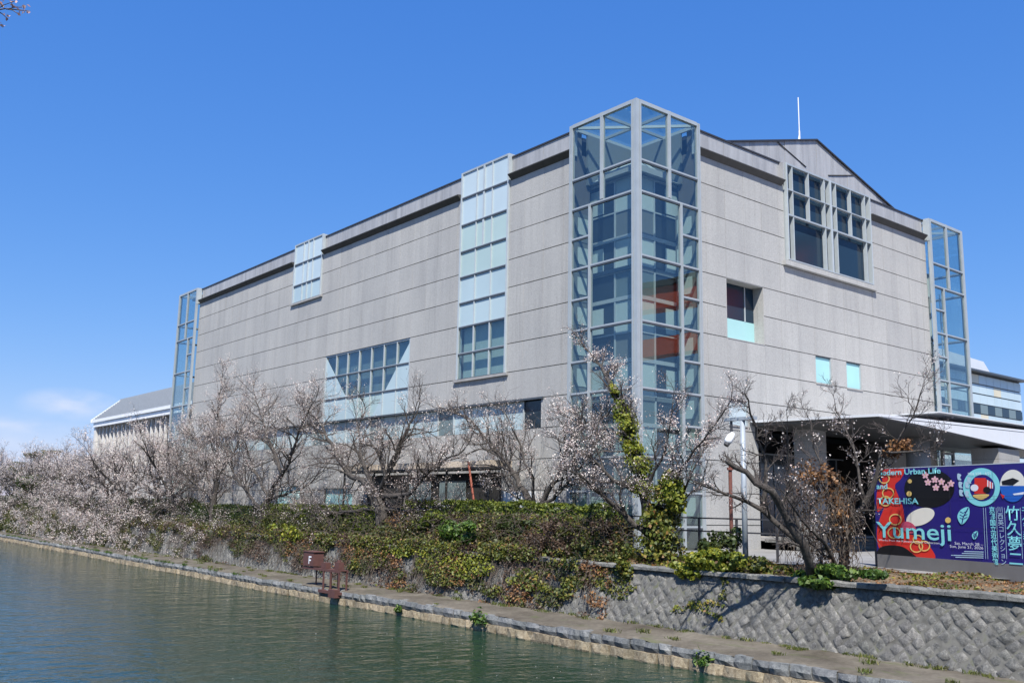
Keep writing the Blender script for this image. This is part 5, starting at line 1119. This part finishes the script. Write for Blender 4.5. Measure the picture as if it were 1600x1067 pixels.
# brown scrub in front of the taller hedge
for nm, mt, n, sd_, th, lf in (('scrub_twiggery', 'dusky_leaf', 12000, 61, .44, .07), ('scrub_bracken', 'dry_leaf', 5200, 62, .60, .075), ('scrub_ivy', 'olive_leaf', 12000, 63, .42, .085), ('scrub_greenery', 'ivy_leaf', 9000, 64, .47, .09)):
    Y_ = RNG.uniform(-2.5, 17, n); zz = RNG.random(n); v = vnoise(Y_*1.1, zz*2.5, sd_); k_ = v > th; Y_, zz, v = Y_[k_], zz[k_], v[k_]
    P_ = np.stack([-3.9+1.25*zz+RNG.normal(size=len(Y_))*.16-.25*v, Y_, -.55+zz*1.75+RNG.normal(size=len(Y_))*.08], 1)
    tag(leaf_cloud(nm, P_, lf, mt, None, np.tile((-.7, 0, .6), (len(P_), 1)), 1.6), {'scrub_twiggery': 'withered brown scrub below the ragged hedge', 'scrub_bracken': 'rust-brown dead leaves in the scrub', 'scrub_ivy': 'olive trailing leaves in the scrub', 'scrub_greenery': 'yellow-green trailing leaves in the scrub'}[nm], 'scrub', kind='stuff')
# bare tangled stems lying over the bank
m = MB()
for i in range(900):
    y = RNG.uniform(-3, 34); a = np.array([RNG.uniform(-4.4, -2.7), y, -.4+RNG.random()*1.6]); dd = np.array([RNG.normal()*.3, RNG.normal(), RNG.normal()*.25+.1]); pts = [a]
    for k_ in range(5): dd = dd+RNG.normal(size=3)*.3+np.array([0, 0, -.06]); a = a+dd/np.linalg.norm(dd)*RNG.uniform(.15, .4); pts.append(a)
    m.tube(pts, RNG.uniform(.006, .013), 3, False)
tag(m.build('bank_stems', 'vine'), 'bare tangled stems over the bank', 'stems', kind='stuff')
# evergreens and bare scrub beyond the last cherry trees
EG = ['dark rounded evergreen behind the last cherry trees', 'broad olive evergreen beside the gable of the tiled hall', 'tall thin evergreen beyond the cherry row', 'low spreading evergreen at the far end of the canal', 'grey-green evergreen past the end of the hall', 'small evergreen deep behind the bank']
for i, (x, y, h_, w_) in enumerate([(3, 118, 7.2, 4.2), (1.5, 104, 6.6, 3.6), (6, 135, 9.0, 4.0), (8, 150, 7.5, 6.5), (3.5, 128, 8, 4.5), (-.5, 145, 6.5, 5.5)]):
    r_ = np.random.default_rng(300+i); o = empty('evergreen_tree', (x, y, -.4)); tag(o, EG[i], 'tree', 'evergreens beyond the cherry row')
    m = MB(); m.tube([(x, y, -.5), (x+.1, y, h_*.4), (x, y+.2, h_*.8)], [.25, .18, .06], 7); m.build('trunk', 'bark', o)
    n = 5200; K = 16; lc = r_.normal(size=(K, 3))*np.array([w_*.3, w_*.3, h_*.22])+np.array([x, y, h_*.5]); ls = r_.uniform(.5, 1.0, (K, 1))*w_*.42
    d = r_.normal(size=(n, 3)); d /= np.linalg.norm(d, axis=1)[:, None]; wl = r_.integers(0, K, n); P_ = lc[wl]+d*ls[wl]*(r_.random(n)**.35)[:, None]*np.array([1, 1, .8]); P_[:, 2] = np.clip(P_[:, 2], .2, h_)
    leaf_cloud('crown', P_, .26, 'hedge_dark_leaf' if i % 2 else 'olive_leaf', o, d)

# tree on the opposite bank: one long bough reaches into the picture's upper corner
def far_dir(x, y, t): return CAM+ray(x, y)*t
q0 = far_dir(-120, 60, 11.5); q1 = far_dir(-40, 22, 11.5); q2 = far_dir(8, 14, 11.6); q3 = far_dir(30, 16, 11.7); b = np.array([-39.5, -17, -.4])
T = Tree(77)
lim = [([b, b+np.array([.3, .2, 1.6]), b+np.array([1.0, .2, 3.0])], .3, .2), ([b+np.array([1.0, .2, 3.0]), b*.5+q0*.5+np.array([0, 0, 1.6]), q0], .16, .05), ([b+np.array([1.0, .2, 3.0]), b+np.array([-1.5, 2, 5.5]), b+np.array([-3, 3, 7.5])], .15, .04), ([b+np.array([1.0, .2, 3.0]), b+np.array([-.5, -3, 5.2]), b+np.array([-1.5, -5, 7])], .15, .04)]
o = T.make('overhanging_cherry_tree', lim, 'cherry tree on the opposite bank whose bough tip pokes into the sky', .1, L1=.9, spacing=1.0, bsize=.03, group=None)
m = MB(); m.tube([q0, q1, q2, q3, far_dir(47, 18, 11.7)], [.028, .018, .008, .006, .004], 5, False)
for a, c in (((-10, 18), (24, 2)), ((10, 15), (40, 12)), ((-5, 18), (12, 30)), ((12, 15), (28, 22)), ((-30, 20), (4, 4)), ((-20, 30), (3, 42))): m.tube([far_dir(*a, 11.6), far_dir((a[0]+c[0])/2, (a[1]+c[1])/2-2, 11.6), far_dir(*c, 11.6)], [.008, .006, .004], 4, False)
m.build('bough_tip', 'twig', o)
P_ = np.array([far_dir(x, y, 11.6) for x, y in [(22, 3), (40, 12), (44, 17), (30, 20), (12, 29), (3, 40), (18, 8), (34, 16), (6, 10), (2, 5)]]); P_ = np.repeat(P_, 5, 0)+RNG.normal(size=(50, 3))*.02; tag(leaf_cloud('buds', P_, .03, 'bud', o), kind='stuff')

# petals on the water
n = 420; Y_ = RNG.uniform(-25, 60, n); P_ = np.stack([-8.2-RNG.random(n)**2*14, Y_, np.full(n, Z_WATER+.012)], 1)
tag(leaf_cloud('floating_petals', P_, .045, 'blossom', None, np.tile((0, 0, 1.), (n, 1)), .1, elong=1.1), 'pale petals floating on the canal', 'petals', kind='stuff')
